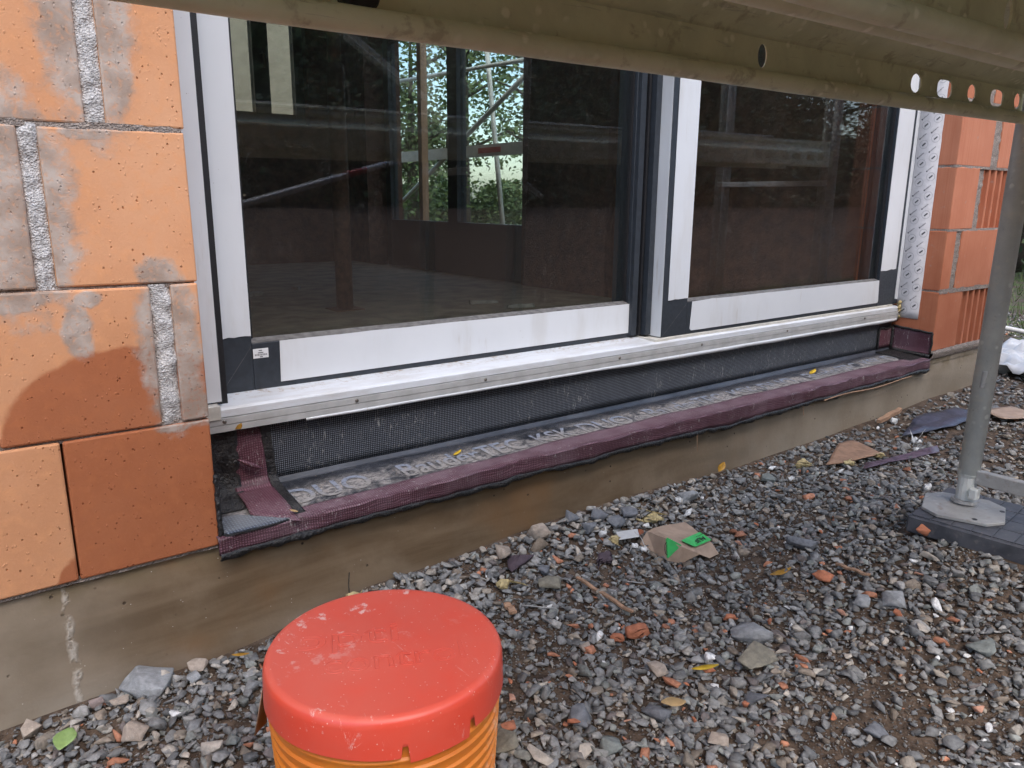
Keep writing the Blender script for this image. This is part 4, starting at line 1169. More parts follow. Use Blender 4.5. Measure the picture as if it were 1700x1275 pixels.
def scatter(n, rlo, rhi, lib, tilt, sink, region, dens_exp, dref, soil=0.0, special=True, pal=None):
    global voff
    x = rng.uniform(region[0], region[1], n); y = rng.uniform(region[2], region[3], n)
    p = np.stack([x, y, np.full(n, -.85)], 1) - CAMP
    q = p @ Rm.T
    u = q[:, 0] / np.maximum(q[:, 2], .01) * 1270; v = q[:, 1] / np.maximum(q[:, 2], .01) * 1270
    ok = (q[:, 2] > .2) & (np.abs(u) < 1250) & (v < 1000) & (v > -420)
    d = np.linalg.norm(p, axis=1)
    ok &= rng.uniform(size=n) < np.minimum(1, (dref / d) ** dens_exp)
    r = np.exp(rng.uniform(np.log(rlo), np.log(rhi), n))
    ok &= ~((y > -r * .8) & (x < 3.76))
    ok &= ((x - BX) ** 2 + (y - BY) ** 2) > (.132 + r) ** 2
    ok &= ~((np.abs(x - PXX + .01) < .140 + r * .5) & (np.abs(y - PYY + .17) < .25 + r * .5))
    if soil:
        s1_ = np.exp(-(((x - 1.22) / .24) ** 2 + ((y + .88) / .11) ** 2)) + .8 * np.exp(-(((x - 1.50) / .2) ** 2 + ((y + .42) / .07) ** 2)) + .5 * np.exp(-(((x - .85) / .12) ** 2 + ((y + .36) / .08) ** 2))
        ok &= rng.uniform(size=n) > soil * np.minimum(1, s1_)
    x, y, r = x[ok], y[ok], r[ok]; n = len(x)
    Rr = rots(n, tilt); k = rng.integers(0, len(lib), n)
    col = PAL[rng.choice(len(PAL), n, p=PW / PW.sum())] * rng.uniform(.75, 1.45, (n, 1))
    if pal is not None: col = pal[rng.integers(0, len(pal), n)] * rng.uniform(.8, 1.2, (n, 1))
    if special:
        s = rng.uniform(size=n)
        col[s < .015] = np.array([.37, .16, .09]) * rng.uniform(.8, 1.35, ((s < .015).sum(), 1))
        col[(s > .018) & (s < .027)] = np.array([.36, .31, .25])
        col[(s > .03) & (s < .036)] = np.array([.7, .69, .66])
    asp = np.stack([np.ones(n), rng.uniform(.6, 1.0, n), rng.uniform(.6, 1.15, n)], 1)
    z = gz(x, y) + r * sink + rng.uniform(0, .004, n)
    for kk in range(len(lib)):
        m = np.where(k == kk)[0]
        if not len(m): continue
        V, F = lib[kk]
        W_ = np.einsum('nij,nvj->nvi', Rr[m], V[None] * (asp[m] * r[m, None])[:, None, :]) + np.stack([x[m], y[m], z[m]], 1)[:, None, :]
        nv = len(V)
        SV.append(W_.reshape(-1, 3)); SC_.append(np.repeat(col[m], nv, 0))
        SF.append((F[None] + (voff + np.arange(len(m)) * nv)[:, None, None]).reshape(-1, 3)); voff += len(m) * nv
    return n
near = (-.45, 2.6, -1.35, .0)
n1 = scatter(60000, .0022, .0050, LIB_S, .5, .15, near, 1.6, 1.35, 0)
n2 = scatter(27000, .0060, .0130, LIB_M, .28, .22, near, 1.0, 1.5, .85)
n3 = scatter(8500, .0125, .0205, LIB_M, .22, .30, near, .6, 1.5, .85)
n3b = scatter(560, .0195, .028, LIB_M, .18, .35, near, .4, 1.5, .9)
wallside = (.55, 1.75, -.15, -.005)
n6 = scatter(330, .010, .022, LIB_M, .35, .6, wallside, .4, 1.5, pal=PALE)
n7 = scatter(110, .009, .018, LIB_M, .35, .6, (-.1, .5, -.3, -.005), .4, 1.5, pal=PALE)
n8 = scatter(500, .007, .016, LIB_M, .35, .5, near, .4, 1.5, pal=PALE)
far_ = (2.6, 6.5, -1.4, 1.2)
n4 = scatter(26000, .0075, .017, LIB_M, .28, .22, far_, 1.0, 2.4)
n5 = scatter(1500, .017, .030, LIB_M, .22, .3, far_, .6, 2.4)
print('gravel', n1, n2, n3, n3b, n4, n5)
tag(link('gravel', mesh_np('gravel', np.concatenate(SV), np.concatenate(SF), 'gravel', np.concatenate(SC_))), 'grey crushed slate gravel covering the ground before the house', 'gravel', kind='stuff')

def stone_obj(name, label, cat, x, y, rx, ry, hz, mat, seed, rot, group=None, box=False, lift=0.0):
    V, F = hull(11 if not box else 10, 1.0, seed, .03, 1)
    if box:
        V, F = hull(60, 1.0, seed, .06, 0); V = np.sign(V) * np.abs(V) ** .55
    mx = np.abs(V).max(0); V = V / mx * np.array([rx, ry, hz])
    c, s = math.cos(rot), math.sin(rot)
    V = V @ np.array([[c, s, 0], [-s, c, 0], [0, 0, 1]])
    z = float(gz(x, y)) + hz * .55 + lift
    o = link(name, mesh_np(name, V, F, mat), loc=(x, y, z))
    o.rotation_euler = (random.uniform(-.15, .15), random.uniform(-.15, .15), 0)
    return tag(o, label, cat, group)

# ------------------------------------------------------------------ single stones and brick pieces: x, y, half length, half depth, half height, colour, label
STONES = [
 (1.159,-0.639,0.0523,0.0482,0.0261,'olive','large flat olive grey stone slab beside the yellow leaf'),
 (1.229,-0.599,0.0438,0.0287,0.0219,'pale','pale flat stone resting against the top of the olive slab'),
 (1.121,-0.036,0.0405,0.0628,0.0203,'mortar','rough tan mortar lump at the foot of the plinth'),
 (1.245,-0.027,0.0266,0.0425,0.0141,'grey','blocky grey stone touching the plinth beside the mortar lump'),
 (1.314,-0.058,0.0268,0.0429,0.0161,'grey','square grey stone beside the rust stained pebble by the plinth'),
 (1.260,-0.082,0.0200,0.0320,0.0139,'grey','long grey stone lying below the square grey stone'),
 (1.095,-0.077,0.0279,0.0446,0.0158,'brown','rounded brown stone below the tan mortar lump'),
 (1.001,-0.052,0.0287,0.0365,0.0144,'mortar','speckled concrete chunk between bucket and plinth'),
 (1.021,-0.101,0.0390,0.0351,0.0195,'purple','dark purple slag lump between bucket and plinth'),
 (1.035,-0.197,0.0274,0.0276,0.0137,'olive','olive brown oval stone behind the orange bucket'),
 (1.058,-0.152,0.0183,0.0293,0.0101,'grey','grey cube shaped stone above the olive oval stone'),
 (1.628,-0.087,0.0393,0.0298,0.0196,'pale','pale grey flat oval stone behind the paper bag'),
 (1.957,-0.136,0.0275,0.0440,0.0143,'sage','pale sage coloured block of stone near the plinth'),
 (1.402,-0.078,0.0257,0.0411,0.0145,'grey','broad grey slab standing behind the white plastic card'),
 (1.344,-0.094,0.0267,0.0280,0.0134,'grey','low grey stone behind the white foam bit'),
 (0.224,0.008,0.0460,0.0428,0.0230,'pale','large pale grey stone leaning against the plinth'),
 (0.232,-0.026,0.0320,0.0199,0.0160,'cream','whitish crusty lump in front of the large pale grey stone'),
 (0.309,0.007,0.0220,0.0304,0.0118,'mortar','round rough tan lump against the plinth near the bucket'),
 (0.037,-0.039,0.0161,0.0257,0.0133,'mortar','tall pale stone at the plinth near the green leaf'),
 (0.176,-0.142,0.0212,0.0339,0.0163,'mortar','knobbly beige lump below the large pale stone'),
 (0.267,-0.254,0.0177,0.0262,0.0118,'cream','speckled tan stone beside the bucket foot'),
 (0.306,-0.256,0.0170,0.0227,0.0102,'sage','dark grey green stone beside the bucket'),
 (0.138,-0.031,0.0143,0.0228,0.0101,'pink','pinkish wedge stone near the plinth'),
 (0.172,-0.047,0.0159,0.0173,0.0080,'mortar','slanted tan sliver stone near the plinth'),
 (0.295,-0.052,0.0156,0.0200,0.0080,'pale','small square grey stone beside the white fleck'),
 (0.688,-0.591,0.0263,0.0269,0.0131,'cream','whitish rough lump at the bottom edge right of the bucket'),
 (0.655,-0.533,0.0258,0.0278,0.0131,'olive','olive slab stone touching the right side of the bucket'),
 (0.745,-0.625,0.0186,0.0161,0.0093,'cream','smooth cream stone beside the whitish rough lump'),
 (0.801,-0.559,0.0230,0.0264,0.0119,'grey','grey slab with a tan streak right of the bucket'),
 (0.907,-0.636,0.0262,0.0184,0.0131,'grey','wide grey stone below the tan curled leaf'),
 (0.993,-0.555,0.0216,0.0196,0.0108,'mortar','cream stone standing alone between slab and bucket'),
 (0.781,-0.641,0.0246,0.0214,0.0123,'sage','long greenish slate near the bottom edge'),
 (0.947,-0.410,0.0120,0.0179,0.0072,'mortar','small round tan pebble below the brick chunk'),
 (0.934,-0.745,0.0179,0.0196,0.0089,'mortar','tan marbled stone near the bottom edge'),
 (1.076,-0.716,0.0258,0.0199,0.0129,'grey','smooth grey stone below the olive slab'),
 (1.622,-0.450,0.0447,0.0260,0.0223,'grey','long flat grey stone right of the paper bag'),
 (1.554,-0.725,0.0284,0.0253,0.0142,'pale','pale wedge stone in the middle of the gravel'),
 (1.511,-0.678,0.0234,0.0206,0.0117,'pale','pale oval stone left of the pale wedge stone'),
 (1.165,-0.889,0.0223,0.0158,0.0111,'grey','flat grey stone lying in the bare soil patch'),
 (1.511,-0.910,0.0255,0.0390,0.0139,'sage','broad greenish slate near the edge of the bare soil'),
 (1.748,-0.702,0.0209,0.0192,0.0104,'cream','small cream oval stone below the rubber pad'),
 (1.502,-0.806,0.0158,0.0229,0.0080,'cream','cream heart shaped pebble on the gravel'),
]
BRICKS = [
 (1.060,-0.443,0.0259,0.0247,0.0130,'brick','terracotta brick chunk beside a smaller brick piece'),
 (1.015,-0.431,0.0171,0.0130,0.0085,'brick','smaller terracotta piece touching the brick chunk'),
 (0.684,-0.504,0.0205,0.0266,0.0123,'brick','orange brick wedge beside the bucket'),
 (1.538,-0.572,0.0316,0.0175,0.0158,'brick','flat red brick sliver behind the pale wedge stone'),
 (1.349,-0.977,0.0125,0.0200,0.0081,'brickp','pinkish brick flake near the greenish slate'),
 (1.863,-0.654,0.0515,0.0155,0.0257,'brick','long red brick splinter below the rubber pad'),
 (1.067,-0.618,0.0147,0.0115,0.0074,'brick','orange brick bit tucked under the yellow leaf'),
 (1.247,-0.529,0.0165,0.0103,0.0082,'brick','bright orange brick flake above the olive slab'),
]
RT = math.atan2(-.607, .795)
for i, (x, y, rx, ry, hz, c, lab) in enumerate(STONES):
    ry = min(ry, rx * 1.05)
    y = min(y, -ry * .75)
    stone_obj('stone', lab, 'stone', x, y, rx, ry, min(hz, .022), 's_' + c, 300 + i, RT + random.uniform(-.35, .35), lift=.008)
for i, (x, y, rx, ry, hz, c, lab) in enumerate(BRICKS):
    stone_obj('brick_fragment', lab, 'brick fragment', x, y, rx, min(ry, rx * .75), min(hz, .014), 's_' + c, 500 + i, RT + random.uniform(-.4, .4), box=(i in (0, 1)), lift=.010)
SH = [(1.02, -.62), (.95, -.70), (.86, -.63), (.82, -.68), (.80, -.66), (1.00, -.76), (.92, -.79), (.98, -.80), (1.14, -.82), (1.29, -.60), (1.35, -.52), (1.42, -.60), (1.46, -.66), (1.62, -.62), (1.68, -.70),
      (1.72, -.78), (1.60, -.86), (1.52, -.76), (1.36, -.82), (1.44, -.95), (1.26, -.75), (.75, -.40), (.72, -.45), (.93, -.36), (.88, -.44), (1.08, -.33), (1.17, -.30), (1.25, -.38), (1.55, -.35), (1.66, -.28),
      (1.78, -.25), (1.86, -.35), (1.72, -.44), (1.92, -.20), (2.05, -.32), (2.16, -.42), (2.25, -.30), (2.40, -.45), (.76, -.56), (1.11, -.52), (1.19, -.70), (1.05, -.71), (.86, -.52), (2.55, -.5), (2.7, -.4)]
SH = [(x + random.uniform(-.02, .02), y + random.uniform(-.02, .02)) for x, y in SH]
named = {}
for L_ in sorted(STONES, key=lambda q: min((q[0] - p[0]) ** 2 + (q[1] - p[1]) ** 2 for p in SH)):      # each landmark stone names the shard that lies closest to it
    k = min(range(len(SH)), key=lambda k: (SH[k][0] - L_[0]) ** 2 + (SH[k][1] - L_[1]) ** 2)
    if k not in named: named[k] = L_[6]
for i, (k, lab) in enumerate(named.items()):
    x, y = SH[k]; r = random.uniform(.006, .0125)
    stone_obj('brick_shard', 'brick shard nearest the ' + lab, 'brick shard', x, y, r, r * random.uniform(.5, .8), r * .5, 's_brickp' if i % 4 == 0 else 's_brick', 600 + i % 12, random.uniform(0, 3), 'orange brick shards on the gravel', lift=.011)

# ------------------------------------------------------------------ litter on the gravel
G = lambda x, y, d=0.0: float(gz(x, y)) + d
bag = thing('paper_bag', 'torn brown paper sack piece with bright green printed bands', 'paper bag', (0, 0, 0))
BP = dict(A=(1.341, -.184, -.838), B=(1.359, -.189, -.806), B2=(1.38, -.193, -.801), C=(1.504, -.189, -.818), D=(1.489, -.246, -.822), E=(1.472, -.302, -.824), F=(1.479, -.321, -.850), G=(1.443, -.322, -.851),
          M=(1.413, -.315, -.836), N=(1.365, -.296, -.852), H=(1.349, -.27, -.852), I=(1.352, -.227, -.850), J=(1.354, -.262, -.799), K=(1.365, -.297, -.809), L=(1.406, -.303, -.823), Q=(1.383, -.278, -.808), T=(1.478, -.262, -.820))
def poly_sheet(name, mat, faces, parent, dz=0.0, solid=.0012, crumple=.0025):
    keys = []; m = MB()
    for fc in faces:
        for k in fc:
            if k not in keys: keys.append(k)
    for k in keys:
        p = BP[k]; m.v.append((p[0], p[1], p[2] + dz))
    m.f = [tuple(keys.index(k) for k in fc) for fc in faces]
    me = bpy.data.meshes.new(name); me.from_pydata(m.v, [], m.f)
    bm = bmesh.new(); bm.from_mesh(me); bmesh.ops.triangulate(bm, faces=bm.faces[:])
    bmesh.ops.subdivide_edges(bm, edges=bm.edges[:], cuts=3, use_grid_fill=True)
    for v_ in bm.verts: v_.co.z += mnoise.noise(v_.co * 45) * crumple
    bmesh.ops.recalc_face_normals(bm, faces=bm.faces[:]); bm.to_mesh(me); bm.free(); me.materials.append(M[mat])
    return link(name, me, parent, solid=solid)
poly_sheet('sheet', 'paper', [('A', 'I', 'B'), ('B', 'I', 'J'), ('B', 'J', 'B2'), ('I', 'H', 'J'), ('B2', 'J', 'Q'), ('B2', 'Q', 'C'), ('C', 'Q', 'T'), ('C', 'T', 'D')], bag)
poly_sheet('torn_side', 'paper', [('J', 'H', 'K'), ('H', 'N', 'K'), ('K', 'N', 'M'), ('K', 'M', 'L'), ('Q', 'J', 'K'), ('Q', 'K', 'L'), ('L', 'M', 'G'), ('L', 'G', 'E'), ('E', 'G', 'F'), ('Q', 'L', 'T'), ('T', 'L', 'E'), ('D', 'T', 'E')], bag)
BP.update(a=(1.357, -.230, -.843), b=(1.3535, -.260, -.7965), c=(1.3655, -.296, -.8065), d=(1.3485, -.271, -.846), e=(1.384, -.279, -.805), f=(1.479, -.259, -.8165), g=(1.473, -.301, -.820), h=(1.408, -.304, -.8195), i=(1.394, -.300, -.812))
gl1 = poly_sheet('green_band', 'green_print', [('a', 'd', 'b'), ('d', 'c', 'b')], bag, .0016, .0006, .001)
gl2 = poly_sheet('green_band', 'green_print', [('e', 'i', 'h'), ('e', 'h', 'f'), ('f', 'h', 'g')], bag, .0016, .0006, .001)
def on_plane(P0, P1, P2):
    P0, P1, P2 = Vector(P0), Vector(P1), Vector(P2); ax = (P1 - P0).normalized(); nz = ax.cross(P2 - P0).normalized()
    return ax, nz.cross(ax), nz
# lettering along the long edge of the second band, turned round as in the photo; oval seal on the first band
ax, ay, nz = on_plane(BP['g'], BP['h'], BP['f']); 
if nz.z < 0: ay, nz = -ay, -nz
org = Vector(BP['f']) + nz * .0075 + (Vector(BP['h']) - Vector(BP['f'])) * .40
ax2, ay2, nz2 = on_plane(BP['h'], BP['g'], BP['f'])
if nz2.z < 0: nz2 = -nz2; ay2 = -ay2
o_ = Vector(BP['h']) + ax2 * .016 + ay2 * .006 + nz2 * .0040
place_text('band_lettering', 'AUF', 'black_print', gl2, o_ + ax2 * .042 + ay2 * .016, -ax2, -ay2, .042, .016, .03)
m = MB(); p0 = o_ + ay2 * .022; m.v = [tuple(p0), tuple(p0 + ax2 * .05), tuple(p0 + ax2 * .05 + ay2 * .0014), tuple(p0 + ay2 * .0014)]; m.f = [(0, 1, 2, 3)]; m.build('band_rule', 'black_print', gl2)
ax1, ay1, nz1 = on_plane(BP['d'], BP['c'], BP['b'])
if nz1.dot(Vector((-.6, -.77, .3))) < 0: nz1 = -nz1
c1 = (Vector(BP['a']) + Vector(BP['d']) + Vector(BP['b']) + Vector(BP['c'])) / 4
ca = (Vector(BP['b']) - Vector(BP['d'])).normalized(); cb = nz1.cross(ca)
for ra, rb_ in ((.017, .009), (.011, .005)):
    m = MB(); K = 26
    for k in range(K):
        t = 2 * math.pi * k / K
        for q in (1.0, .88): m.v.append(tuple(c1 + nz1 * .0050 + ca * ra * q * math.cos(t) + cb * rb_ * q * math.sin(t)))
    for k in range(K): j = (k + 1) % K; m.f.append((2 * k, 2 * j, 2 * j + 1, 2 * k + 1))
    m.build('seal_print', 'black_print', gl1)

def stick(name, label, a, b, wd, th, mat='wood', cat='wood stick'):
    a, b = Vector(a), Vector(b); d = (b - a).normalized(); s_ = d.cross(Vector((0, 0, 1))).normalized() * wd / 2; u = Vector((0, 0, th))
    m = MB(); K = 6
    for k in range(K + 1):
        p = a + (b - a) * k / K; q = .7 + .3 * math.sin(math.pi * k / K) if k in (0, K) else 1.0
        p = p + Vector((0, 0, .002 * math.sin(k * 2.2))) + s_ * .12 * math.sin(k * 1.7)
        m.v += [tuple(p - s_ * q), tuple(p + s_ * q), tuple(p + s_ * q + u), tuple(p - s_ * q + u)]
    for k in range(K):
        for j in range(4): m.f.append((4 * k + j, 4 * k + (j + 1) % 4, 4 * k + 4 + (j + 1) % 4, 4 * k + 4 + j))
    m.f += [(3, 2, 1, 0), tuple(4 * K + j for j in range(4))]
    return tag(m.build(name, mat), label, cat)
stick('wood_stick', 'long thin bare wooden stick lying on the gravel behind the bucket', (1.102, -.213, G(1.10, -.21, .014)), (1.105, -.387, G(1.1, -.387, .014)), .0085, .005)
stick('wood_chip', 'short light wood chip behind the bucket lid', (.905, -.203, G(.9, -.2, .012)), (.900, -.240, G(.9, -.24, .012)), .016, .006)
stick('wood_chip', 'pale wood splinter on the gravel below the rubber pad', (1.60, -.56, G(1.6, -.56, .014)), (1.60, -.64, G(1.6, -.64, .014)), .010, .004)
stick('wood_offcut', 'reddish wood offcut against the plinth behind the pole', (2.75, -.055, G(2.75, -.05, .02)), (2.92, -.05, G(2.9, -.05, .035)), .02, .012, 'wood', 'wood offcut')
def nail(name, label, a, b, r=.0016):
    t = thing(name, label, 'nail', a); a, b = Vector(a), Vector(b)
    MB().tube([(0, 0, 0), tuple(b - a)], [r, r * .8], 8).build('shank', 'plate', t, smooth=True)
    d = (b - a).normalized()
    MB().tube([tuple(-d * .001), tuple(d * .0006)], r * 2.6, 10).build('nail_head', 'plate', t)
    return t
nail('steel_nail', 'silver nail lying on the gravel behind the bucket', (.928, -.227, G(.93, -.23, .016)), (.982, -.283, G(.98, -.28, .016)))
nail('steel_nail', 'short silver nail lying near the white foam crumb below the stick', (1.19, -.285, G(1.19, -.285, .016)), (1.215, -.312, G(1.21, -.31, .016)))
leaf('fallen_leaf', 'leaf_yellow', 'bright yellow leaf beside the olive stone slab', (1.052, -.622, G(1.05, -.62, .026)), .050, .014, RT + .05, .15, .2)
leaf('fallen_leaf', 'leaf_tan', 'pale tan curled leaf on the gravel right of the bucket', (.938, -.646, G(.94, -.65, .018)), .046, .026, RT + .2, -.1, .5)
leaf('fallen_leaf', 'leaf_green', 'light green leaf by the plinth in the corner', (.080, -.110, G(.08, -.11, .022)), .040, .036, 1.0, .25, .5)
leaf('fallen_leaf', 'leaf_rust', 'dark rust leaf touching the far side of the bucket', (.80, -.285, G(.8, -.28, .02)), .070, .030, RT - .7, .1, .4)
leaf('fallen_leaf', 'amber_leaf', 'amber leaf leaning on the plinth behind the gravel', (1.86, -.030, G(1.86, -.03, .03)), .040, .022, .3, .5, .4)
leaf('fallen_leaf', 'amber_leaf', 'narrow amber leaf between the plinth and the bucket', (.385, -.045, G(.38, -.05, .02)), .034, .010, RT, .1, .3)
leaf('fallen_leaf', 'amber_leaf', 'curled brown leaf in front of the flat brick sliver', (1.47, -.50, G(1.47, -.5, .018)), .06, .018, RT + .4, .1, .5)
leaf('fallen_leaf', 'leaf_rust', 'rust brown leaf scrap beside the white card', (1.352, -.170, G(1.35, -.17, .026)), .032, .024, .6, .1, .4)
def lump(name, label, x, y, r, mat, cat, seed, lift=.012, flat=.7):
    V, F = hull(26, flat, seed, .12, 1)
    V = V * (1 + .25 * np.sin(V[:, :1] * 7 + seed) * np.cos(V[:, 1:2] * 6)) * r
    return tag(link(name, mesh_np(name, V, F, mat, smooth=True), loc=(x, y, G(x, y, lift))), label, cat)
lump('foam_lump', 'yellow foam lump behind the bucket rim', .935, -.150, .020, 'foam', 'foam lump', 41, .018)
lump('foam_lump', 'pale yellow foam lump next to the white card', 1.283, -.150, .019, 'foam', 'foam lump', 42, .02)
lump('foam_lump', 'large yellow foam lump near the plinth below the cardboard', 2.147, -.121, .031, 'foam', 'foam lump', 43, .02)
lump('foam_lump', 'crumbled pale foam behind the paper sack', 1.450, -.125, .034, 'foam', 'foam lump', 44, .016, .4)
lump('foam_lump', 'small cream foam piece in front of the cardboard', 2.29, -.20, .022, 'foam', 'foam lump', 45, .016, .5)
lump('foam_lump', 'yellow foam crumb behind the bucket lid by the plinth', .632, -.030, .020, 'foam', 'foam lump', 46, .022, .6)
lump('foam_lump', 'long cream foam strip right of the cardboard', 2.445, -.210, .034, 'foam', 'foam lump', 47, .014, .3)
for i, (x, y, r, lab) in enumerate(((1.278, -.113, .017, 'white foam block beside the yellow foam near the card'), (1.321, -.185, .013, 'white foam crumb directly below the white card'), (1.333, -.206, .012, 'white foam crumb at the sack corner'),
        (1.60, -.085, .014, 'white foam bit behind the sack near the plinth'), (2.02, -.17, .013, 'white foam bit beside the sage stone'), (2.70, -.22, .024, 'white foam piece before the blue foil'), (2.60, -.27, .018, 'white foam piece below the blue foil'),
        (2.85, -.06, .022, 'white foam piece on the wood offcut'), (2.224, -.479, .022, 'white angular foam scrap left of the rubber pad'), (1.135, -.30, .008, 'white foam crumb next to the wooden stick'), (1.01, -.10, .008, 'tiny white foam crumb by the purple lump'), (2.10, -.75, .022, 'white foam shell right of the base plate'),
        (1.31, -.945, .008, 'white crumb in the bare soil patch'), (.94, -.47, .006, 'tiny white crumb below the brick chunk'))):
    lump('foam_crumb', lab, x, y, r, 'white_foam', 'foam crumb', 60 + i, .012, .6)
lump('soil_clod', 'dark reddish soil clod below the foam and card', 1.225, -.180, .032, 's_purple', 'soil clod', 81, .010, .4)
# plastic card with notch
m = MB().slab([(-.030, -.017), (.022, -.020), (.030, .014), (-.026, .018)], 0, .0012)
o = m.build('plastic_card', 'white_plastic', None, bevel=.0004); o.location = (1.325, -.158, G(1.325, -.158, .026)); o.rotation_euler = (.15, -.12, RT + .2)
tag(o, 'small white plastic card lying beside the paper sack', 'plastic card')
# cardboard, foil strips
def flat_sheet(name, label, cat, pts, mat, lift=.014, wob=.006, th=.0015, cuts=3, fr=22):
    m = MB(); n = len(pts)
    c = (sum(p[0] for p in pts) / n, sum(p[1] for p in pts) / n)
    me = bpy.data.meshes.new(name); me.from_pydata([(x, y, 0) for x, y in pts] + [(c[0], c[1], 0)], [], [(i, (i + 1) % n, n) for i in range(n)])
    bm = bmesh.new(); bm.from_mesh(me); bmesh.ops.subdivide_edges(bm, edges=bm.edges[:], cuts=cuts, use_grid_fill=True)
    for v_ in bm.verts:
        q_ = Vector((v_.co.x * fr, v_.co.y * fr, 3)); v_.co.z = G(v_.co.x, v_.co.y, lift) + (mnoise.noise(q_) if cuts < 5 else (.5 - abs(mnoise.noise(q_)) * 1.6 + .35 * abs(mnoise.noise(q_ * 2.7)) - .4)) * wob
    bmesh.ops.recalc_face_normals(bm, faces=bm.faces[:])
    for f_ in bm.faces: f_.smooth = True
    bm.to_mesh(me); bm.free(); me.materials.append(M[mat])
    return tag(link(name, me, solid=th), label, cat)
flat_sheet('cardboard_piece', 'torn brown cardboard triangle on the gravel near the plinth', 'cardboard', [(2.20, -.175), (2.44, -.23), (2.50, -.10), (2.42, -.09)], 'cardboard', .020, .006, .003)
flat_sheet('membrane_scrap', 'narrow purple grey membrane scrap right of the cardboard', 'membrane scrap', [(2.27, -.26), (2.40, -.28), (2.62, -.335), (2.68, -.30), (2.50, -.27), (2.33, -.235)], 'purple_foil', .016, .005)
flat_sheet('foil_sheet', 'dark blue foil strip behind the scaffold pole', 'foil', [(2.70, -.17), (2.95, -.24), (3.18, -.26), (3.20, -.13), (2.95, -.10)], 'blue_foil', .022, .014)
flat_sheet('paper_scrap', 'beige paper scrap behind the scaffold pole', 'paper', [(3.15, -.33), (3.34, -.40), (3.40, -.26), (3.22, -.22)], 'paper', .022, .008)
# plastic tarp and ribbon by the house corner
m = MB(); nn_ = 26
flat_sheet('plastic_tarp', 'crumpled white plastic tarp on the ground beyond the pole', 'tarp', [(3.9, -.25), (4.3, -.35), (5.0, -.30), (5.2, .10), (4.6, .35), (4.1, .25)], 'white_plastic', .06, .11, .002, 14, 5)
MB().tube([(4.75 + .9 * t, .55 - .75 * t + .05 * math.sin(t * 7), G(5, .3, .07) + .03 * math.sin(t * 9)) for t in lin(0, 1, 16)], .014, 8).build('plastic_ribbon', 'white_plastic', None, smooth=True)
tag(bpy.data.objects['plastic_ribbon'], 'white plastic ribbon lying on the grass beyond the pole', 'ribbon')
# dry stalk leaning on the plinth behind the bucket
MB().tube([(.632, -.008, G(.63, -.01)), (.634, -.004, -.835), (.632, -.006, -.800), (.634, -.008, -.772)], .0013, 6).build('dry_stalk', 'bark')
tag(bpy.data.objects['dry_stalk'], 'thin dark stalk standing against the plinth behind the bucket', 'stalk')
# root fibres hanging from the membrane edge
for i, (x, L) in enumerate(((1.75, .05), (2.30, .03))):
    MB().tube([(x + .004 * t, -.016 - .002 * t, -.668 - L * t) for t in lin(0, 1, 5)], .0013, 6).build('loose_fibre', 'wood', mem)
MB().tube([(2.42 + .62 * t, -.020, -.664 + .004 * math.sin(t * 8)) for t in lin(0, 1, 14)], .0022, 6).build('loose_fibre', 'wood', mem)

# ------------------------------------------------------------------ inside the room
pr = thing('steel_prop', 'rusty round steel prop standing inside the room', 'prop', (1.80, 2.45, -.58))
MB().tube([(0, 0, .006), (0, 0, 1.25)], .045, 18).build('outer_tube', 'prop', pr, smooth=True)
MB().tube([(0, 0, 1.25), (0, 0, 2.50)], .034, 18).build('inner_tube', 'prop', pr, smooth=True)
MB().box(-.08, .08, -.08, .08, 0, .006).build('foot_plate', 'prop', pr)
for i, (x, y, lx, ly, a, lab) in enumerate(((2.55, 2.2, .17, .03, -.35, 'pale plaster batten on the room floor near the door'), (2.62, 1.95, .16, .028, -.3, 'second pale batten on the room floor nearer the glass'), (1.60, 3.3, .10, .05, .2, 'pale scrap on the room floor beside the prop'),
        (1.15, 3.4, .16, .06, .1, 'flat pale board at the left of the room floor'), (2.1, 1.7, .06, .05, .5, 'small block on the room floor behind the rail'), (1.95, 3.5, .05, .04, .9, 'small scrap far back on the room floor'))):
    o = MB().box(-lx / 2, lx / 2, -ly / 2, ly / 2, 0, .022, jit=.004).build('floor_scrap', 'debris', None, bevel=.002)
    o.location = (x, y, -.579); o.rotation_euler = (0, 0, a); tag(o, lab, 'scrap')

def window(name, label, along, c0, c1, z0, z1, at, panel=0.0):
    """double casement; along 'y' sits in the side wall x = at, along 'x' in the far wall y = at"""
    wn = thing(name, label, 'window')
    def bx_(nm, mat, a0, a1, d0, d1, za, zb, par=wn):
        b = (at + d0, at + d1, a0, a1, za, zb) if along == 'y' else (a0, a1, at + d0, at + d1, za, zb)
        return box_part(nm, mat, par, b)
    mid = (c0 + c1) / 2; fw = .085
    bx_('frame', 'anthracite', c0, c0 + fw, -.04, .04, z0, z1); bx_('frame', 'anthracite', c1 - fw, c1, -.04, .04, z0, z1)
    bx_('frame', 'anthracite', c0 + fw, c1 - fw, -.038, .038, z0, z0 + fw + panel); bx_('frame', 'anthracite', c0 + fw, c1 - fw, -.038, .038, z1 - fw, z1)
    bx_('mullion', 'anthracite', mid - .07, mid + .07, -.05, .042, z0 + fw + panel, z1 - fw)
    s_ = -1
    bx_('glass_pane', 'glass', c0 + fw, mid - .07, -.012, .012, z0 + fw + panel, z1 - fw)
    bx_('glass_pane', 'glass', mid + .07, c1 - fw, -.012, .012, z0 + fw + panel, z1 - fw)
    hz = z0 + (z1 - z0) * .55
    p = [(-.052, 0, 0), (-.085, 0, 0), (-.087, .012, -.01), (-.087, .014, -.12)]
    q = [(at + a, mid + b, hz + c) if along == 'y' else (mid + b, at + a, hz + c) for a, b, c in p]
    MB().tube(q, .009, 8).build('handle', 'plate', wn, smooth=True)
    return wn
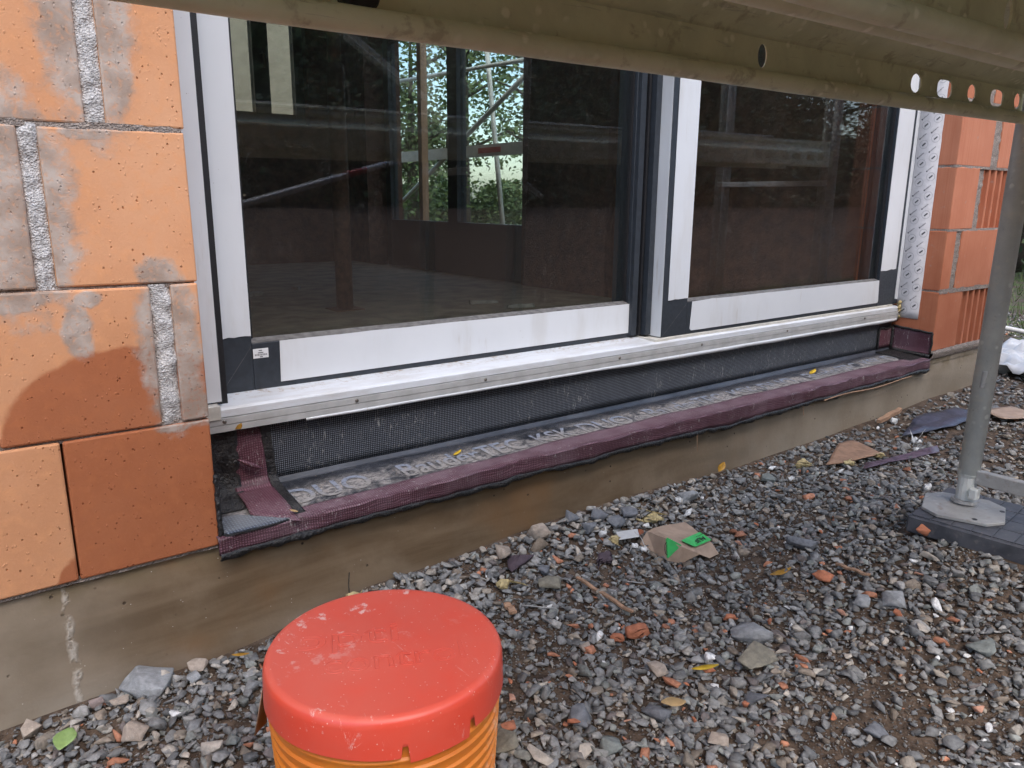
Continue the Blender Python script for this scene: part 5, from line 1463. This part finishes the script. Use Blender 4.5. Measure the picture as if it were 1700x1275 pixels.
window('patio_window', 'tall dark framed double window in the side wall of the room', 'y', 2.91, 5.21, -.60, 1.455, 3.60, .34)
window('casement_window', 'dark framed casement window in the far wall of the room', 'x', 2.21, 2.99, .665, 1.715, 5.70)
tag(box_part('neighbour_wall', 'beige_wall', None, (-3, 3.9, 8.0, 8.3, -1, 2.6)), 'beige rendered wall outside the far casement window', 'wall')

# ------------------------------------------------------------------ outside the side window: scaffold, garden, trees
led = thing('scaffold_ledger', 'grey scaffold ledger with a red label seen through the far window', 'scaffold tube', (4.5, 3.0, .40))
MB().box(-.02, .02, 0, 4.2, .02, .13).build('beam', 'tube', led)
box_part('red_label', 'tube_red', led, (-.024, -.0205, 1.65, 2.02, .05, .10))
pipe('diagonal_brace', 'dark diagonal brace crossing the far window', (4.52, 7.1, -.25), (4.52, 3.4, 1.55), .024, 'tube')
pipe('scaffold_standard', 'leaning zinc scaffold pole seen through the far window', (4.62, 4.70, -.85), (4.62, 5.15, 1.9), .024, 'tube')
pipe('guard_rail', 'thin tube high up in the far window', (4.55, 3.2, 1.20), (4.55, 7.6, 1.33), .02, 'tube')
tag(box_part('timber_post', 'wood', None, (4.02, 4.09, 5.32, 5.39, -.86, 2.2)), 'reddish timber post outside the far window', 'post')
tag(MB().box(7.0, 7.14, 6.4, 6.54, -.8, .55).build('gate_post', 'bark', None), 'short weathered post in the garden beyond the far window', 'post')

def leaves_mesh(name, centers, size, mat, seed, droop=.3):
    r = np.random.default_rng(seed); n = len(centers)
    a = r.normal(size=(n, 3)); a[:, 2] = a[:, 2] * .5 - droop; a /= np.linalg.norm(a, axis=1)[:, None]
    b = np.cross(a, r.normal(size=(n, 3))); b /= np.linalg.norm(b, axis=1)[:, None]
    s = size * r.uniform(.6, 1.3, (n, 1))
    V = np.stack([centers, centers + a * s * .5 + b * s * .28, centers + a * s, centers + a * s * .5 - b * s * .28], 1).reshape(-1, 3)
    F = np.arange(4 * n).reshape(n, 4)
    c = np.repeat(r.uniform(0, 1, (n, 1)), 4, 0).repeat(3, 1)
    return mesh_np(name, V, F, mat, c)
def tree(label, x, y, h, rx, nleaf, mat, seed, base=None, lo=.25, size=.10, name='tree'):
    r = np.random.default_rng(seed); z0 = float(gz(x, y)) if base is None else base
    t = thing(name, label, 'tree', (x, y, z0))
    lean = r.uniform(-.15, .15, 2) * h * .3
    trunk = [(lean[0] * k ** 2, lean[1] * k ** 2, h * .85 * k) for k in (0, .25, .5, .75, 1)]
    m = MB().tube(trunk, [h * .028, h * .023, h * .017, h * .010, h * .004], 9)
    m.build('trunk', 'bark', t, smooth=True)
    cl = []
    for i in range(9):
        k = r.uniform(.3, .8); ang = r.uniform(0, 6.28); p0 = Vector((lean[0] * k ** 2, lean[1] * k ** 2, h * .85 * k)); L = rx * r.uniform(.55, .95)
        p1 = p0 + Vector((math.cos(ang) * L * .6, math.sin(ang) * L * .6, h * .08)); p2 = p0 + Vector((math.cos(ang) * L, math.sin(ang) * L, h * .10))
        MB().tube([tuple(p0), tuple(p1), tuple(p2)], [h * .009, h * .005, h * .002], 6).build('limb', 'bark', t, smooth=True)
        cl += [p1, p2]
    for i in range(26):
        ph = r.uniform(0, 6.28); zz = r.uniform(lo, 1.0); rr = rx * math.sin(math.pi * min(.96, (zz - lo) / (1 - lo) * .8 + .16)) * r.uniform(.35, 1.0)
        cl.append(Vector((math.cos(ph) * rr, math.sin(ph) * rr, h * zz)))
    cl = np.array([c[:] for c in cl]); k = r.integers(0, len(cl), nleaf)
    cen = cl[k] + r.normal(size=(nleaf, 3)) * np.array([rx * .17, rx * .17, h * .07])
    o = link('crown', leaves_mesh('crown', cen, size, mat, seed + 1), t); o['kind'] = 'stuff'
    return t
tree('broad garden tree with loose leaves outside the far window', 9.8, 13.2, 5.5, 2.2, 2600, 'leaf_mid', 21, lo=.36, size=.13)
tree('slim garden tree left of the broad one outside the far window', 8.6, 13.4, 5.0, 1.8, 2600, 'leaf_mid', 22, lo=.2, size=.12)
tree('low bushy tree behind the garden lawn outside the far window', 11.4, 17.6, 2.6, 2.0, 4000, 'leaf_dark', 23, lo=.05, size=.13)
tree('dense bush at the left of the garden outside the far window', 8.4, 13.6, 3.6, 1.7, 4500, 'leaf_mid', 24, lo=.04, size=.12)
tree('small tree whose twigs hang into the top of the far window', 8.6, 8.9, 4.4, 1.4, 2400, 'leaf_mid', 25, lo=.42, size=.10)
tree('dark bush beyond the house corner behind the scaffold pole', 10.5, 2.3, 2.2, 1.5, 5000, 'leaf_dark', 31, lo=.0, size=.11, name='bush')
tree('leafy tree rising beyond the bush past the house corner', 15.0, 4.3, 5.5, 2.6, 6000, 'leaf_dark', 32, lo=.05, size=.16)
for i, (x, y, h, rx, mt, lab) in enumerate(((-6.5, -9.5, 7.5, 2.8, 'leaf_dark', 'dark tree behind the camera at the far left of the bank'), (-2.4, -9.0, 7.2, 2.7, 'leaf_dark', 'dark tree behind the camera left of the bank top'), (1.0, -9.4, 8.0, 2.9, 'leaf_dark', 'tall dark tree behind the camera mirrored in the left pane'),
        (4.2, -8.8, 7.0, 2.6, 'leaf_mid', 'lighter tree behind the camera mirrored between the panes'), (7.4, -9.2, 7.6, 2.8, 'leaf_dark', 'dark tree behind the camera mirrored in the right pane'), (10.8, -8.8, 7.2, 2.8, 'leaf_dark', 'dark tree behind the camera beyond the right bay'),
        (14.5, -9.0, 7.6, 3.0, 'leaf_dark', 'dark tree far along the bank mirrored at the pane edge'), (19.0, -9.0, 7.6, 3.0, 'leaf_mid', 'farthest tree along the bank behind the camera'))):
    tree(lab, x * 1.35, y - 4.5, h, rx * 1.25, 16000, mt, 40 + i, lo=.03, size=.19)
for i, (x, y, h, rx, lab) in enumerate(((-1.0, -7.0, 2.4, 1.7, 'bush on the bank behind the camera to the left'), (2.6, -7.0, 2.3, 1.7, 'bush on the bank mirrored low in the left pane'), (6.0, -7.1, 2.5, 1.8, 'bush on the bank mirrored in the right pane'), (9.3, -7.0, 2.4, 1.8, 'bush on the bank beyond the right bay'), (12.8, -7.0, 2.6, 1.9, 'farthest bush on the bank behind the camera'))):
    tree(lab, x * 1.35, y - 4.0, h, rx * 1.3, 8000, 'leaf_dark', 60 + i, lo=.0, size=.16, name='bush')
tag(link('tarpaulin', leaves_mesh('tarpaulin', np.zeros((1, 3)), .01, 'leaf_dark', 1)), None) if False else None
flat_sheet('blue_tarp', 'pale blue crumpled tarp on the soil outside the far window', 'tarp', [(6.0, 8.2), (6.8, 7.6), (7.8, 8.6), (7.6, 9.8), (6.6, 9.6)], 'tarp_blue', .22, .34, .002, 14, 3)

hg = thing('garden_hedge', 'long dark hedge on the bank behind the camera mirrored in the panes', 'hedge')
r_ = np.random.default_rng(5); nh = 46000
hx = r_.uniform(-14, 34, nh); hy = -10.6 - r_.uniform(0, 1.4, nh); hz_ = gz(hx, hy) + r_.uniform(0, 1, nh) ** .8 * (2.3 + .5 * np.sin(hx * 1.3) + .3 * np.sin(hx * 3.1))
o = link('foliage', leaves_mesh('foliage', np.stack([hx, hy, hz_], 1), .20, 'leaf_dark', 9), hg); o['kind'] = 'stuff'
cl_ = []
for i, x in enumerate((-9, -4.5, -.5, 3.5, 7.5, 11.5, 16, 21, 26)):
    k_ = 13000; zz_ = r_.uniform(.02, 1, k_); rr_ = 3.4 * np.sin(np.pi * np.minimum(.97, zz_ * .75 + .2)) * r_.uniform(0, 1, k_) ** .5; ph_ = r_.uniform(0, 6.28, k_)
    cl_.append(np.stack([x + rr_ * np.cos(ph_) + r_.normal(0, .4, k_), -19.5 + rr_ * np.sin(ph_) * .8, 9.2 * zz_ - .2 + r_.normal(0, .3, k_)], 1))
tag(link('treeline', leaves_mesh('treeline', np.concatenate(cl_), .34, 'leaf_dark', 8)), 'distant dark wood behind the camera seen only in the glass', 'wood', kind='stuff')
hg2 = thing('garden_hedge', 'green hedge closing the lawn outside the far window', 'hedge')
nh = 16000; hx = 12.2 + r_.uniform(0, 1.2, nh); hy = r_.uniform(9, 24, nh); hz_ = gz(hx, hy) + r_.uniform(0, 1, nh) ** .8 * (1.05 + .3 * np.sin(hy * 1.3))
o = link('foliage', leaves_mesh('foliage', np.stack([hx, hy, hz_], 1), .15, 'leaf_mid', 10), hg2); o['kind'] = 'stuff'
# grass beyond the house corner
n = 26000
gx_ = rng.uniform(4.4, 16, n); gy_ = rng.uniform(-1.5, 11, n)
keep = (np.sin(gx_ * 1.7) + np.sin(gy_ * 2.3 + gx_) > -1.0) & ~((gx_ < 5.3) & (gy_ < .5))
gx_, gy_ = gx_[keep], gy_[keep]; n = len(gx_)
h = rng.uniform(.04, .11, n); a = rng.uniform(0, 6.28, n); l_ = rng.normal(0, .03, (n, 2)); wd = rng.uniform(.004, .008, n)
z_ = gz(gx_, gy_)
V = np.stack([np.stack([gx_ - np.cos(a) * wd, gy_ - np.sin(a) * wd, z_ - .01], 1), np.stack([gx_ + np.cos(a) * wd, gy_ + np.sin(a) * wd, z_ - .01], 1), np.stack([gx_ + l_[:, 0], gy_ + l_[:, 1], z_ + h], 1)], 1).reshape(-1, 3)
gm = mesh_np('grass', V, np.arange(3 * n).reshape(n, 3), 'grass', np.repeat(rng.uniform(0, 1, (n, 1)), 3, 0).repeat(3, 1))
tag(link('grass', gm), 'short green grass growing beyond the house corner', 'grass', kind='stuff')
